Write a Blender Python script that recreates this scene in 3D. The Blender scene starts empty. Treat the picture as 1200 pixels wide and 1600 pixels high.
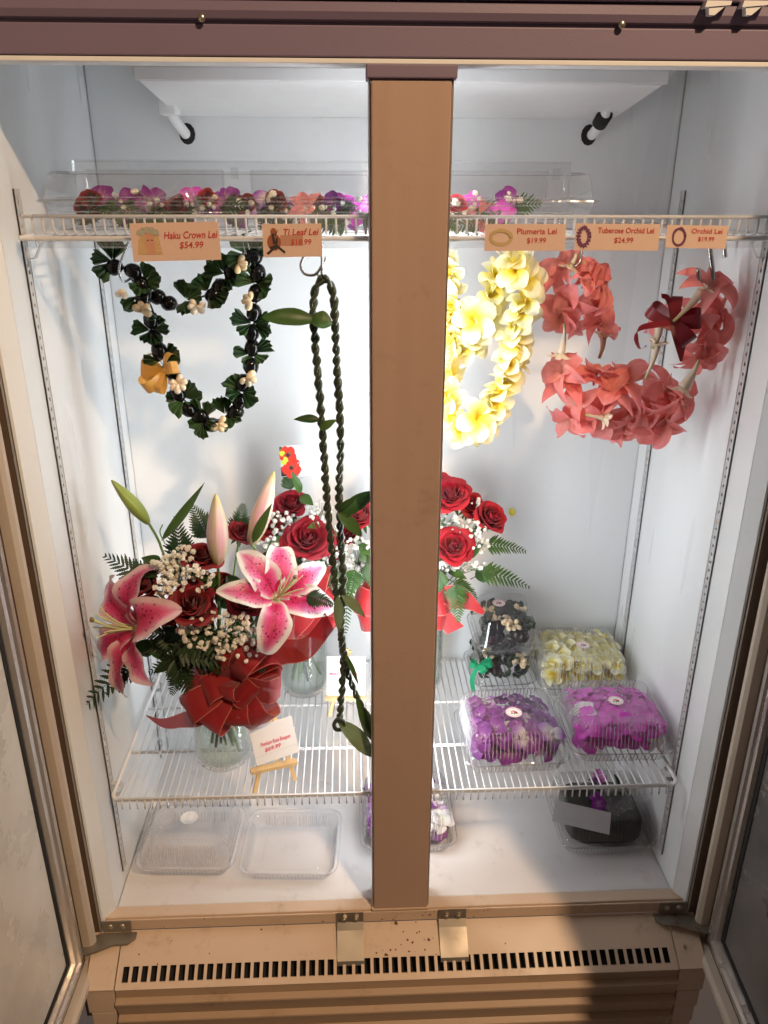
import bpy, bmesh, math, random
from mathutils import Vector, Matrix, noise
R = math.radians
PI = math.pi
random.seed(7)
rnd = random.random
def ru(a, b): return a + (b - a) * rnd()
S = bpy.context.scene
C = S.collection

# ------------------------------------------------------------------ camera
CAM = Vector((-0.0887, -1.2892, 1.4712)); YAW = 0.0424; PITCH = 0.3850; ROLL = 0.0022; FPX = 1233.88
_f = Vector((math.sin(YAW) * math.cos(PITCH), math.cos(YAW) * math.cos(PITCH), -math.sin(PITCH)))
_r = Vector((math.cos(YAW), -math.sin(YAW), 0)); _u = _r.cross(_f)
CR = _r * math.cos(ROLL) + _u * math.sin(ROLL); CU = -_r * math.sin(ROLL) + _u * math.cos(ROLL); CF = _f
cd = bpy.data.cameras.new('camera'); co = bpy.data.objects.new('camera', cd); C.objects.link(co)
co.matrix_world = Matrix(((CR.x, CU.x, -CF.x, CAM.x), (CR.y, CU.y, -CF.y, CAM.y), (CR.z, CU.z, -CF.z, CAM.z), (0, 0, 0, 1)))
cd.sensor_fit = 'VERTICAL'; cd.sensor_height = 32; cd.sensor_width = 24; cd.lens = 32 * FPX / 1600
cd.clip_start = 0.02; cd.clip_end = 50
S.camera = co
# ------------------------------------------------------------------ world, lamps, exposure
W = bpy.data.worlds.new('World'); S.world = W; W.use_nodes = True
bg = W.node_tree.nodes['Background']
bg.inputs[0].default_value = (1.0, 0.74, 0.62, 1); bg.inputs[1].default_value = 0.085
def lamp(name, kind, loc, aim, energy, color, **kw):
    d = bpy.data.lights.new(name, kind); d.energy = energy; d.color = color
    for k, v in kw.items(): setattr(d, k, v)
    o = bpy.data.objects.new(name, d); C.objects.link(o); o.location = loc
    o.rotation_euler = (Vector(aim) - Vector(loc)).to_track_quat('-Z', 'Y').to_euler()
    return o
# warm ceiling spotlight of the shop, in front of the cooler and to the right
lamp('ceiling_spot_lamp', 'SPOT', (1.30, -2.4, 3.7), (-0.1, 0, 0.6), 500, (1, 0.69, 0.42), spot_size=R(46), spot_blend=0.25, shadow_soft_size=0.07)
S.view_settings.view_transform = 'Standard'; S.view_settings.look = 'None'; S.view_settings.gamma = 1
S.view_settings.exposure = 0
S.cycles.transparent_max_bounces = 40; S.cycles.max_bounces = 8; S.cycles.glossy_bounces = 3; S.cycles.diffuse_bounces = 4; S.cycles.transmission_bounces = 4
S.view_settings.use_curve_mapping = False
TUBE = 32.0     # emission of the cooler's own lamp tubes

# ------------------------------------------------------------------ helpers
def at(px, py, Y=None, X=None, Z=None):
    """world point seen at photo position (px,py) lying on the given plane"""
    d = CF + CR * ((px - 600) / FPX) + CU * ((800 - py) / FPX)
    t = (Y - CAM.y) / d.y if Y is not None else (X - CAM.x) / d.x if X is not None else (Z - CAM.z) / d.z
    return CAM + d * t
def dirv(P, dx, dy, f=1.0):
    return (CR * dx + CU * dy + (CAM - P).normalized() * f).normalized()
WM = {}
def link(name, data, parent=None, M=None):
    M = M or Matrix.Identity(4)
    o = bpy.data.objects.new(name, data); C.objects.link(o)
    if parent is not None:
        o.parent = parent; o.matrix_parent_inverse = WM[parent].inverted()
    o.matrix_basis = M; WM[o] = M
    return o
def empty(name, loc):
    o = link(name, None, None, Matrix.Translation(Vector(loc))); o.empty_display_size = .02
    return o
def tag(o, label, cat, group=None, kind=None):
    o['label'] = label; o['category'] = cat
    if group: o['group'] = group
    if kind: o['kind'] = kind
    return o
class G:
    def __init__(s): s.v = []; s.f = []; s.uv = []; s.mi = []
    def add(s, v, f, uv=None, mi=0):
        n = len(s.v); s.v += [tuple(p) for p in v]; s.f += [tuple(i + n for i in q) for q in f]
        s.uv += (uv if uv else [(0, 0)] * len(v)); s.mi += [mi] * len(f); return s
    def mesh(s, name, mats, smooth=True):
        m = bpy.data.meshes.new(name); m.from_pydata(s.v, [], s.f); m.update()
        for mm in (mats if isinstance(mats, (list, tuple)) else [mats]): m.materials.append(mm)
        l = m.uv_layers.new(name='UVMap'); vi = [0] * len(m.loops); m.loops.foreach_get('vertex_index', vi)
        fl = []
        for i in vi: fl += s.uv[i]
        l.data.foreach_set('uv', fl)
        m.polygons.foreach_set('material_index', s.mi)
        m.polygons.foreach_set('use_smooth', [smooth] * len(m.polygons))
        return m
    def obj(s, name, mats, parent=None, M=None, smooth=True):
        return link(name, s.mesh(name, mats, smooth), parent, M)
def frame(loc, z, up=Vector((0, 0, 1)), scale=1.0, spin=0.0):
    z = Vector(z).normalized(); x = Vector(up).cross(z)
    if x.length < 1e-4: x = Vector((1, 0, 0)).cross(z)
    x.normalize(); y = z.cross(x)
    if spin:
        x, y = x * math.cos(spin) + y * math.sin(spin), y * math.cos(spin) - x * math.sin(spin)
    sc = scale if isinstance(scale, (tuple, list)) else (scale,) * 3
    return Matrix(((x.x * sc[0], y.x * sc[1], z.x * sc[2], loc[0]), (x.y * sc[0], y.y * sc[1], z.y * sc[2], loc[1]), (x.z * sc[0], y.z * sc[1], z.z * sc[2], loc[2]), (0, 0, 0, 1)))
def T(M, vs): return [M @ Vector(v) for v in vs]
def grid(nu, nv, fn, close=False):
    """fn(i,j)->point; returns verts, quads, uv"""
    v = []; uv = []; f = []
    for i in range(nu + 1):
        for j in range(nv + (0 if close else 1)):
            v.append(fn(i / nu, j / nv)); uv.append((i / nu, j / nv))
    w = nv + (0 if close else 1)
    for i in range(nu):
        for j in range(nv):
            k = (j + 1) % w
            f.append((i * w + j, i * w + k, (i + 1) * w + k, (i + 1) * w + j))
    return v, f, uv
def tube(path, r, n=8, closed=False, caps=True, flat=1.0):
    P = [Vector(p) for p in path]; N = len(P); v = []; f = []; uv = []
    t0 = (P[1] - P[0]).normalized(); a = t0.orthogonal().normalized()
    for i in range(N):
        if closed: t = (P[(i + 1) % N] - P[i - 1]).normalized()
        else: t = (P[min(i + 1, N - 1)] - P[max(i - 1, 0)]).normalized()
        a = (a - t * a.dot(t)).normalized(); b = t.cross(a)
        rr = r[i] if isinstance(r, (list, tuple)) else r
        for k in range(n):
            q = 2 * PI * k / n
            v.append(P[i] + a * (rr * math.cos(q)) + b * (rr * flat * math.sin(q))); uv.append((i / max(1, N - 1), k / n))
    for i in range(N if closed else N - 1):
        for k in range(n):
            j = (i + 1) % N
            f.append((i * n + k, i * n + (k + 1) % n, j * n + (k + 1) % n, j * n + k))
    if caps and not closed:
        f.append(tuple(reversed(range(n)))); f.append(tuple((N - 1) * n + k for k in range(n)))
    return v, f, uv
def smoothpath(pts, n=8, closed=False):
    P = [Vector(p) for p in pts]; N = len(P); out = []
    rng = range(N if closed else N - 1)
    for i in rng:
        p0 = P[(i - 1) % N] if closed or i > 0 else P[0] * 2 - P[1]
        p1 = P[i]; p2 = P[(i + 1) % N]; p3 = P[(i + 2) % N] if closed or i + 2 < N else P[-1] * 2 - P[-2]
        for k in range(n):
            t = k / n
            out.append(0.5 * ((2 * p1) + (p2 - p0) * t + (2 * p0 - 5 * p1 + 4 * p2 - p3) * t * t + (3 * p1 - p0 - 3 * p2 + p3) * t ** 3))
    if not closed: out.append(P[-1])
    return out
def resample(path, step):
    out = [path[0].copy()]; acc = 0
    for a, b in zip(path, path[1:]):
        L = (b - a).length
        while acc + L >= step and L > 1e-9:
            k = (step - acc) / L; a = a.lerp(b, k); out.append(a.copy()); L = (b - a).length; acc = 0
        acc += L
    return out
def box(x0, x1, y0, y1, z0, z1, bev=0.0, seg=2):
    bm = bmesh.new(); bmesh.ops.create_cube(bm, size=1)
    for v in bm.verts: v.co = Vector((x0 if v.co.x < 0 else x1, y0 if v.co.y < 0 else y1, z0 if v.co.z < 0 else z1))
    if bev: bmesh.ops.bevel(bm, geom=bm.edges[:] + bm.verts[:], offset=bev, segments=seg, profile=.5, affect='EDGES', clamp_overlap=True)
    bm.verts.index_update(); v = [x.co.copy() for x in bm.verts]; f = [[q.index for q in p.verts] for p in bm.faces]; bm.free()
    return v, f
def prism(poly, a, b, fn):
    """extrude closed 2D poly between parameters a and b: fn(p,q,t)->3D"""
    n = len(poly); v = [fn(p[0], p[1], a) for p in poly] + [fn(p[0], p[1], b) for p in poly]
    f = [(i, (i + 1) % n, n + (i + 1) % n, n + i) for i in range(n)] + [tuple(reversed(range(n))), tuple(range(n, 2 * n))]
    return v, f
def ball(rx, ry, rz, nu=8, nv=12, bump=0, seed=0):
    def fn(u, v):
        th = PI * u; ph = 2 * PI * v
        p = Vector((math.sin(th) * math.cos(ph), math.sin(th) * math.sin(ph), math.cos(th)))
        k = 1 + bump * noise.noise(p * 2.2 + Vector((seed, 0, 0))) if bump else 1
        return Vector((p.x * rx * k, p.y * ry * k, p.z * rz * k))
    return grid(nu, nv, fn, close=True)
def lathe(prof, n=40):
    v = []; f = []; uv = []; m = len(prof)
    for i, (r, z) in enumerate(prof):
        for k in range(n):
            v.append((r * math.cos(2 * PI * k / n), r * math.sin(2 * PI * k / n), z)); uv.append((i / (m - 1), k / n))
    for i in range(m - 1):
        for k in range(n): f.append((i * n + k, i * n + (k + 1) % n, (i + 1) * n + (k + 1) % n, (i + 1) * n + k))
    return v, f, uv

# ------------------------------------------------------------------ materials
MATS = {}
class NT:
    def __init__(s, name):
        s.m = bpy.data.materials.new(name); s.m.use_nodes = True; s.t = s.m.node_tree; s.n = s.t.nodes; s.L = s.t.links
        s.b = s.n['Principled BSDF']; s.out = s.n['Material Output']; MATS[name] = s.m
    def node(s, t, **kw):
        n = s.n.new(t)
        for k, v in kw.items():
            if k in n.inputs.keys() if isinstance(k, str) else False: n.inputs[k].default_value = v
            else: setattr(n, k, v)
        return n
    def l(s, a, b): s.L.new(a, b)
    def tc(s, kind='Object', scale=(1, 1, 1)):
        c = s.n.new('ShaderNodeTexCoord'); m = s.n.new('ShaderNodeMapping'); s.l(c.outputs[kind], m.inputs[0]); m.inputs['Scale'].default_value = scale
        return m.outputs[0]
    def noise(s, vec, scale=5, detail=4, rough=.5):
        n = s.n.new('ShaderNodeTexNoise'); n.inputs['Scale'].default_value = scale; n.inputs['Detail'].default_value = detail; n.inputs['Roughness'].default_value = rough
        if vec is not None: s.l(vec, n.inputs['Vector'])
        return n.outputs[0]
    def ramp(s, fac, stops):
        n = s.n.new('ShaderNodeValToRGB'); e = n.color_ramp.elements
        while len(e) < len(stops): e.new(.5)
        for q, (p, c) in zip(e, stops): q.position = p; q.color = (*c, 1) if len(c) == 3 else c
        s.l(fac, n.inputs[0]); return n.outputs[0]
    def val(s, fac, a, b, lo=0., hi=1.):
        n = s.n.new('ShaderNodeMapRange'); n.inputs[1].default_value = lo; n.inputs[2].default_value = hi; n.inputs[3].default_value = a; n.inputs[4].default_value = b
        s.l(fac, n.inputs[0]); return n.outputs[0]
    def mix(s, fac, a, b, mode='MIX'):
        n = s.n.new('ShaderNodeMix'); n.data_type = 'RGBA'; n.blend_type = mode
        for x, i in ((fac, 0), (a, 6), (b, 7)):
            if hasattr(x, 'is_output'): s.l(x, n.inputs[i])
            elif i == 0: n.inputs[0].default_value = x
            else: n.inputs[i].default_value = (*x, 1)
        return n.outputs[2]
    def math(s, op, a, b=0.0):
        n = s.n.new('ShaderNodeMath'); n.operation = op
        for x, i in ((a, 0), (b, 1)):
            if hasattr(x, 'is_output'): s.l(x, n.inputs[i])
            else: n.inputs[i].default_value = x
        return n.outputs[0]
    def bump(s, h, strength=.3, dist=.002):
        n = s.n.new('ShaderNodeBump'); n.inputs['Strength'].default_value = strength; n.inputs['Distance'].default_value = dist
        s.l(h, n.inputs['Height']); s.l(n.outputs[0], s.b.inputs['Normal']); return n
    def rand(s):
        return s.n.new('ShaderNodeObjectInfo').outputs['Random']
    def translucent(s, fac, col):
        tr = s.n.new('ShaderNodeBsdfTranslucent'); mx = s.n.new('ShaderNodeMixShader'); mx.inputs[0].default_value = fac
        if hasattr(col, 'is_output'): s.l(col, tr.inputs[0])
        else: tr.inputs[0].default_value = (*col, 1)
        s.l(s.b.outputs[0], mx.inputs[1]); s.l(tr.outputs[0], mx.inputs[2]); s.l(mx.outputs[0], s.out.inputs[0])
def plain(name, col, rough=.5, metal=0, var=.12, scale=30, spec=.5, bump=0, bscale=200, coat=0, obj='Object', trans=0, randv=0):
    s = NT(name); v = s.tc(obj)
    c = s.mix(s.noise(v, scale, 5), tuple(x * (1 - var) for x in col), tuple(min(1, x * (1 + var)) for x in col))
    if randv:
        r = s.rand(); c = s.mix(s.val(r, 0, 1), s.mix(1, c, (1 - randv,) * 3, 'MULTIPLY'), c)
    s.l(c, s.b.inputs['Base Color']); s.b.inputs['Roughness'].default_value = rough; s.b.inputs['Metallic'].default_value = metal
    s.b.inputs['Specular IOR Level'].default_value = spec; s.b.inputs['Coat Weight'].default_value = coat
    if bump: s.bump(s.noise(v, bscale, 3), bump, .001)
    if trans: s.translucent(trans, c)
    return s.m
def painted(name, col, rough=.4, streak=(3, 3, .4), grime=(.25, .17, .1), gamt=.35, rvar=.15, orange=.05):
    """sheet metal paint: slow streaks in gloss, faint grime with a shape of its own, orange peel"""
    s = NT(name); v = s.tc('Object'); vs = s.tc('Object', streak)
    n1 = s.noise(vs, 6, 1.5, .4); n2 = s.noise(v, 9, 8, .7); n3 = s.noise(v, 55, 4, .6)
    g = s.math('MULTIPLY', s.ramp(n2, [(.55, (0, 0, 0)), (.78, (1, 1, 1))]), s.ramp(n3, [(.35, (0, 0, 0)), (.7, (1, 1, 1))]))
    c = s.mix(n1, tuple(x * .95 for x in col), tuple(min(1, x * 1.04) for x in col))
    c = s.mix(s.math('MULTIPLY', g, gamt), c, grime)
    s.l(c, s.b.inputs['Base Color'])
    s.l(s.val(n1, rough - rvar, rough + rvar, .3, .7), s.b.inputs['Roughness'])
    s.bump(s.noise(v, 420, 2), orange, .001)
    return s.m
painted('liner', (.76, .78, .79), .33, (2.2, 2.2, .22), (.45, .43, .40), .25, .07, .06)
painted('floor_liner', (.66, .63, .62), .38, (2, 2, 2), (.30, .22, .17), .75, .12, .06)
painted('almond', (.60, .45, .33), .42, (2, 2, 2), (.16, .08, .04), .85, .10, .05)
painted('mullion_paint', (.45, .31, .24), .40, (6, 6, .2), (.16, .09, .06), .6, .08, .05)
painted('kick_brown', (.42, .29, .19), .42, (2, 2, 2), (.12, .06, .03), .85, .10, .05)
painted('mauve', (.195, .147, .215), .5, (.3, 3, 3), (.12, .08, .08), .3, .08, .15)
painted('jamb_brown', (.12, .075, .05), .5, (3, 3, .3), (.05, .03, .02), .3)  # dark brown carries the shade on the cabinet face
painted('gasket', (.48, .40, .32), .5, (3, 3, .3), (.14, .09, .06), .5)
painted('aluminium', (.60, .56, .52), .36, (6, 6, .2), (.2, .15, .1), .3)
MATS['aluminium'].node_tree.nodes['Principled BSDF'].inputs['Metallic'].default_value = .85
painted('hinge_steel', (.34, .30, .25), .50, (2, 2, 2), (.10, .05, .025), .9)
MATS['hinge_steel'].node_tree.nodes['Principled BSDF'].inputs['Metallic'].default_value = .8
plain('standard_metal', (.62, .62, .62), .4, .35, .08)
plain('dark', (.010, .009, .008), .8)
plain('white_plastic', (.80, .80, .80), .45, var=.05, bump=.05)
plain('white_wire', (.80, .79, .79), .32, var=.05)
plain('steel', (.42, .42, .42), .25, 1.0, .1)
plain('screw', (.55, .48, .38), .3, .9)
s = NT('lamp_tube'); e = s.node('ShaderNodeEmission'); e.inputs[0].default_value = (.90, .96, 1.0, 1); e.inputs[1].default_value = TUBE; s.l(e.outputs[0], s.out.inputs[0])
def clear(name, tint=(.985, .985, .985), haze=.03, gl=1.0, rough=.04, ior=1.45, bumpn=0):
    s = NT(name); s.n.remove(s.b)
    tr = s.n.new('ShaderNodeBsdfTransparent'); tr.inputs[0].default_value = (*tint, 1)
    g = s.n.new('ShaderNodeBsdfGlossy'); g.inputs['Roughness'].default_value = rough
    d = s.n.new('ShaderNodeBsdfDiffuse'); d.inputs[0].default_value = (.8, .8, .82, 1)
    fr = s.n.new('ShaderNodeLayerWeight'); fr.inputs[0].default_value = .5
    f0 = ((ior - 1) / (ior + 1)) ** 2; fz = s.math('ADD', s.math('MULTIPLY', s.math('POWER', fr.outputs['Facing'], 4.0), .9), f0)   # same from both sides of the thin wall
    m1 = s.n.new('ShaderNodeMixShader'); m1.inputs[0].default_value = haze; s.l(tr.outputs[0], m1.inputs[1]); s.l(d.outputs[0], m1.inputs[2])
    m2 = s.n.new('ShaderNodeMixShader'); f = s.math('MINIMUM', s.math('MULTIPLY', fz, gl), .95); s.l(f, m2.inputs[0])
    s.l(m1.outputs[0], m2.inputs[1]); s.l(g.outputs[0], m2.inputs[2]); s.l(m2.outputs[0], s.out.inputs[0])
    if bumpn:
        b = s.n.new('ShaderNodeBump'); b.inputs['Strength'].default_value = bumpn; b.inputs['Distance'].default_value = .002
        s.l(s.noise(s.tc('Object'), 60, 3), b.inputs['Height'])
        for q in (g, fr): s.l(b.outputs[0], q.inputs['Normal'])
    return s.m
clear('rib_plastic', haze=.26, gl=2.2, rough=.05, bumpn=.1)
clear('clear_plastic', haze=.03, gl=1.8, rough=.06, bumpn=.25)
clear('hazy_plastic', (.97, .97, .98), haze=.15, gl=1.7, rough=.10, bumpn=.3)
clear('clear_thin', (.99, .99, .99), haze=.008, gl=1.2, rough=.05, bumpn=.2)
clear('film', haze=.05, gl=1.6, rough=.08, bumpn=.6)
clear('vase_glass', (.95, .98, .965), haze=.07, gl=1.5, rough=.03, ior=1.5, bumpn=.35)
clear('water', (.96, .98, .965), haze=.10, gl=.7, rough=.02, ior=1.33)
# fogged door glass: condensation scatters the light; left colour painted as lit, right as shaded
for nm_, fa, fb in (('fogged_glass_lit', (.46, .43, .38), (.80, .74, .66)), ('fogged_glass_shaded', (.07, .065, .06), (.17, .15, .14))):
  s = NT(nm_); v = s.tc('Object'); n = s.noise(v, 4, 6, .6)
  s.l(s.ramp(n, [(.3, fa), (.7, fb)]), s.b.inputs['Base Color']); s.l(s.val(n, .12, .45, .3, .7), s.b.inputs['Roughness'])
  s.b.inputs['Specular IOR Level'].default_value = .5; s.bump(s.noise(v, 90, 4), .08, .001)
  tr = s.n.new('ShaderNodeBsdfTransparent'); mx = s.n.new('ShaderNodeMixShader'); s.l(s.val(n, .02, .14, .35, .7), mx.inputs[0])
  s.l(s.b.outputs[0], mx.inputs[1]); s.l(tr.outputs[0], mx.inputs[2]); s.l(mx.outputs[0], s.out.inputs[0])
# flowers
def petalmat(name, stops, tr=.3, rough=.45, vein=.12, randhue=None, along=True, edge=None):
    """colour along the petal (UV u), optional edge colour across it (UV v), fine veins"""
    s = NT(name); uv = s.n.new('ShaderNodeTexCoord').outputs['UV']; sp = s.n.new('ShaderNodeSeparateXYZ'); s.l(uv, sp.inputs[0])
    mp = s.n.new('ShaderNodeMapping'); s.l(uv, mp.inputs[0]); mp.inputs['Scale'].default_value = (2.2, 26, 1)
    n = s.noise(mp.outputs[0], 1.0, 3)
    n2 = s.noise(s.tc('Object'), 60, 3)
    u = s.math('ADD', sp.outputs[0], s.math('MULTIPLY', s.math('SUBTRACT', n, .5), .35))
    c = s.ramp(u, stops)
    if edge:
        ed = s.math('ABSOLUTE', s.math('SUBTRACT', sp.outputs[1], .5))
        c = s.mix(s.ramp(ed, [(edge[1], (0, 0, 0)), (.5, (1, 1, 1))]), c, edge[0])
    c = s.mix(s.val(n, 0, vein, .35, .65), c, tuple(x * .5 for x in stops[len(stops) // 2][1]))
    if randhue: c = s.mix(s.val(s.rand(), 0, 1), c, s.mix(1, c, randhue, 'MULTIPLY'))
    s.l(c, s.b.inputs['Base Color']); s.b.inputs['Roughness'].default_value = rough; s.b.inputs['Specular IOR Level'].default_value = .35
    s.b.inputs['Sheen Weight'].default_value = .12
    s.bump(s.math('ADD', n, s.math('MULTIPLY', n2, .5)), .22, .001)
    s.translucent(tr, c)
    return s.m
petalmat('plumeria_petal', [(0, (.90, .52, .02)), (.18, (.96, .76, .03)), (.42, (.96, .88, .26)), (.70, (.96, .95, .78))], .38, .4, .10, (1, .95, .80))
petalmat('coral_petal', [(0, (.93, .62, .50)), (.3, (.92, .40, .34)), (.75, (.91, .32, .31)), (1, (.95, .50, .50))], .52, .42, .30, (1.0, .80, .82))
petalmat('cream_tuberose', [(0, (.45, .42, .18)), (.3, (.72, .62, .44)), (1, (.82, .68, .56))], .25, .5, .2)
petalmat('rose_red', [(0, (.22, .004, .010)), (.5, (.40, .006, .018)), (1, (.47, .010, .026))], .16, .55, .12, (.62, .6, .6))
petalmat('rose_dark', [(0, (.10, .002, .006)), (.5, (.20, .003, .009)), (1, (.25, .005, .012))], .12, .55, .12, (.7, .7, .7))
petalmat('orchid_purple', [(0, (.74, .62, .64)), (.12, (.55, .28, .50)), (.45, (.30, .03, .33)), (1, (.17, .008, .20))], .25, .45, .2, (.8, .7, .8))
petalmat('orchid_pink', [(0, (.86, .66, .80)), (.25, (.82, .20, .70)), (1, (.74, .03, .58))], .3, .45, .15, (1, .75, .95))
petalmat('orchid_white', [(0, (.70, .74, .50)), (.4, (.84, .80, .76)), (1, (.84, .78, .80))], .3, .45, .1)
petalmat('orchid_violet', [(0, (.82, .76, .60)), (.35, (.80, .74, .74)), (.7, (.42, .16, .55)), (1, (.28, .03, .38))], .25, .45, .2, (.8, .7, .8))
petalmat('leaf_dark', [(0, (.022, .050, .010)), (.5, (.030, .080, .014)), (1, (.020, .055, .010))], .14, .38, .35, (.7, .8, .7), edge=((.06, .12, .025), .38))
petalmat('leaf_mid', [(0, (.06, .12, .025)), (.5, (.075, .15, .03)), (1, (.06, .13, .03))], .2, .4, .35, (.7, .8, .7))
petalmat('leaf_pale', [(0, (.14, .19, .08)), (.5, (.20, .26, .13)), (1, (.24, .30, .17))], .2, .5, .5)
petalmat('fern', [(0, (.030, .075, .014)), (.5, (.045, .11, .02)), (1, (.07, .15, .03))], .18, .4, .2, (.7, .75, .7))
petalmat('fern_dark', [(0, (.010, .030, .008)), (.5, (.018, .050, .012)), (1, (.030, .070, .018))], .14, .45, .2, (.7, .75, .7))
petalmat('bud_pink', [(0, (.28, .30, .10)), (.18, (.60, .56, .36)), (.5, (.72, .50, .46)), (.8, (.74, .62, .50)), (1, (.50, .52, .16))], .15, .4, .5)
s = NT('bud_streaked'); uv = s.n.new('ShaderNodeTexCoord').outputs['UV']; sp = s.n.new('ShaderNodeSeparateXYZ'); s.l(uv, sp.inputs[0])
mp = s.n.new('ShaderNodeMapping'); s.l(uv, mp.inputs[0]); mp.inputs['Scale'].default_value = (1.6, 34, 1); n = s.noise(mp.outputs[0], 1, 3)
w = s.math('ABSOLUTE', s.math('SINE', s.math('MULTIPLY', s.math('ADD', sp.outputs[1], .06), 3 * PI)))
c = s.ramp(sp.outputs[0], [(0, (.24, .28, .08)), (.15, (.50, .46, .26)), (.45, (.74, .55, .50)), (.8, (.76, .66, .50)), (.96, (.58, .56, .14))])
c = s.mix(s.math('MULTIPLY', s.ramp(w, [(.45, (0, 0, 0)), (.95, (1, 1, 1))]), s.val(n, .1, .9, .3, .7)), c, (.62, .22, .28))
c = s.mix(s.ramp(w, [(.0, (1, 1, 1)), (.16, (0, 0, 0))]), c, (.62, .58, .20)); c = s.mix(s.val(n, 0, .35, .45, .75), c, (.40, .22, .16))
s.l(c, s.b.inputs['Base Color']); s.b.inputs['Roughness'].default_value = .4; s.bump(n, .35, .0015); s.translucent(.12, c)
petalmat('bud_green', [(0, (.20, .28, .05)), (.5, (.34, .44, .08)), (1, (.30, .36, .06))], .12, .38, .5)
petalmat('ti_rope', [(0, (.026, .042, .022)), (.5, (.055, .075, .042)), (1, (.030, .045, .026))], .05, .30, .8)
plain('stem_green', (.13, .23, .06), .5, var=.3)
plain('stamen', (.62, .66, .34), .45)
plain('anther', (.22, .16, .05), .6)
plain('breath_white', (.86, .84, .79), .6, var=.12, scale=300, bump=.6, bscale=600, trans=.2)
plain('breath_cream', (.88, .83, .74), .6, var=.2, scale=300, bump=.6, bscale=600, trans=.15)
plain('kukui', (.005, .005, .005), .12, var=.3, spec=.3)
plain('kukui_brown', (.016, .006, .006), .12, var=.3, spec=.3)
plain('cowrie', (.72, .56, .34), .22, var=.22, scale=90, coat=.3, randv=.15)
plain('cowrie_white', (.80, .70, .55), .22, var=.15, scale=90, coat=.3, randv=.1)
# lily petal: pink heart, white frilled margin, crimson freckles
def lilymat(name, shaded):
  s = NT(name); uv = s.n.new('ShaderNodeTexCoord').outputs['UV']; sp = s.n.new('ShaderNodeSeparateXYZ'); s.l(uv, sp.inputs[0])
  u = sp.outputs[0]; ed = s.math('MULTIPLY', s.math('ABSOLUTE', s.math('SUBTRACT', sp.outputs[1], .5)), 2)
  nz = s.noise(s.tc('Object'), 45, 3)
  mg = s.math('ADD', s.math('ADD', s.math('POWER', ed, 2.2), s.math('MULTIPLY', s.math('POWER', u, 3.0), .75)), s.math('MULTIPLY', s.math('SUBTRACT', nz, .5), .35))
  c = s.ramp(mg, [(0, (.62, .012, .10)), (.18, (.74, .06, .22)), (.40, (.80, .22, .40)), (.60, (.85, .62, .66)), (.74, (.86, .82, .78))])
  mid = s.ramp(ed, [(.03, (1, 1, 1)), (.16, (0, 0, 0))])
  c = s.mix(s.math('MULTIPLY', mid, s.val(u, .8, .1, .1, .9)), c, (.50, .008, .06))
  c = s.mix(s.ramp(u, [(0, (1, 1, 1)), (.10, (0, 0, 0))]), c, (.62, .66, .40))
  mp = s.n.new('ShaderNodeMapping'); s.l(uv, mp.inputs[0]); mp.inputs['Scale'].default_value = (17, 9, 1)
  vo = s.n.new('ShaderNodeTexVoronoi'); s.l(mp.outputs[0], vo.inputs['Vector']); vo.inputs['Scale'].default_value = 1.0; vo.inputs['Randomness'].default_value = .85
  spot = s.ramp(vo.outputs['Distance'], [(.25, (1, 1, 1)), (.36, (0, 0, 0))])
  zone = s.math('MULTIPLY', s.ramp(u, [(.10, (0, 0, 0)), (.2, (1, 1, 1)), (.62, (1, 1, 1)), (.80, (0, 0, 0))]), s.ramp(ed, [(.62, (1, 1, 1)), (.82, (0, 0, 0))]))
  c = s.mix(s.math('MULTIPLY', spot, zone), c, (.22, .004, .035))
  if shaded: c = s.mix(1, c, (.80, .55, .58), 'MULTIPLY')  # left lily: its shade is multiplied into the petal colour
  s.l(c, s.b.inputs['Base Color']); s.b.inputs['Roughness'].default_value = .42; s.bump(s.math('SUBTRACT', s.math('MULTIPLY', nz, .6), mid), .3, .002); s.translucent(.28, c)

lilymat('lily_petal', False); lilymat('lily_petal_shaded', True)
# ribbons
def ribbonmat(name, col, col2, edge, alpha=1.0, weave=True, rough=.5, sheen=.3):
    s = NT(name); uv = s.n.new('ShaderNodeTexCoord').outputs['UV']; sp = s.n.new('ShaderNodeSeparateXYZ'); s.l(uv, sp.inputs[0])
    ed = s.math('ABSOLUTE', s.math('SUBTRACT', sp.outputs[1], .5))
    mp = s.n.new('ShaderNodeMapping'); s.l(uv, mp.inputs[0]); mp.inputs['Scale'].default_value = (160, 90, 1)
    n = s.noise(mp.outputs[0], 1, 2); nb = s.noise(s.tc('Object'), 30, 3)
    c = s.mix(s.val(n, 0, 1, .35, .65), col, col2); c = s.mix(s.val(nb, 0, .4), c, tuple(x * .6 for x in col))
    if edge: c = s.mix(s.math('MULTIPLY', s.ramp(ed, [(.462, (0, 0, 0)), (.475, (1, 1, 1))]), s.val(n, .2, 1, .4, .6)), c, edge)
    s.l(c, s.b.inputs['Base Color']); s.b.inputs['Roughness'].default_value = rough; s.b.inputs['Sheen Weight'].default_value = sheen
    s.bump(s.math('ADD', n, s.math('MULTIPLY', nb, 2.0 if weave else .6)), .35 if weave else .08, .0012); s.translucent(.3, c)
    if alpha < 1:
        last = s.out.inputs[0].links[0].from_socket; tr = s.n.new('ShaderNodeBsdfTransparent'); mx = s.n.new('ShaderNodeMixShader')
        mx.inputs[0].default_value = 1 - alpha; s.l(last, mx.inputs[1]); s.l(tr.outputs[0], mx.inputs[2]); s.l(mx.outputs[0], s.out.inputs[0])
    return s.m
ribbonmat('red_ribbon', (.45, .008, .015), (.28, .004, .009), (.70, .30, .22), .90, True, .62)
ribbonmat('coral_ribbon', (.55, .02, .025), (.46, .015, .02), (.75, .35, .28), .95)
ribbonmat('crimson_satin', (.22, .004, .012), (.20, .004, .012), None, 1, False, .35)
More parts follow.
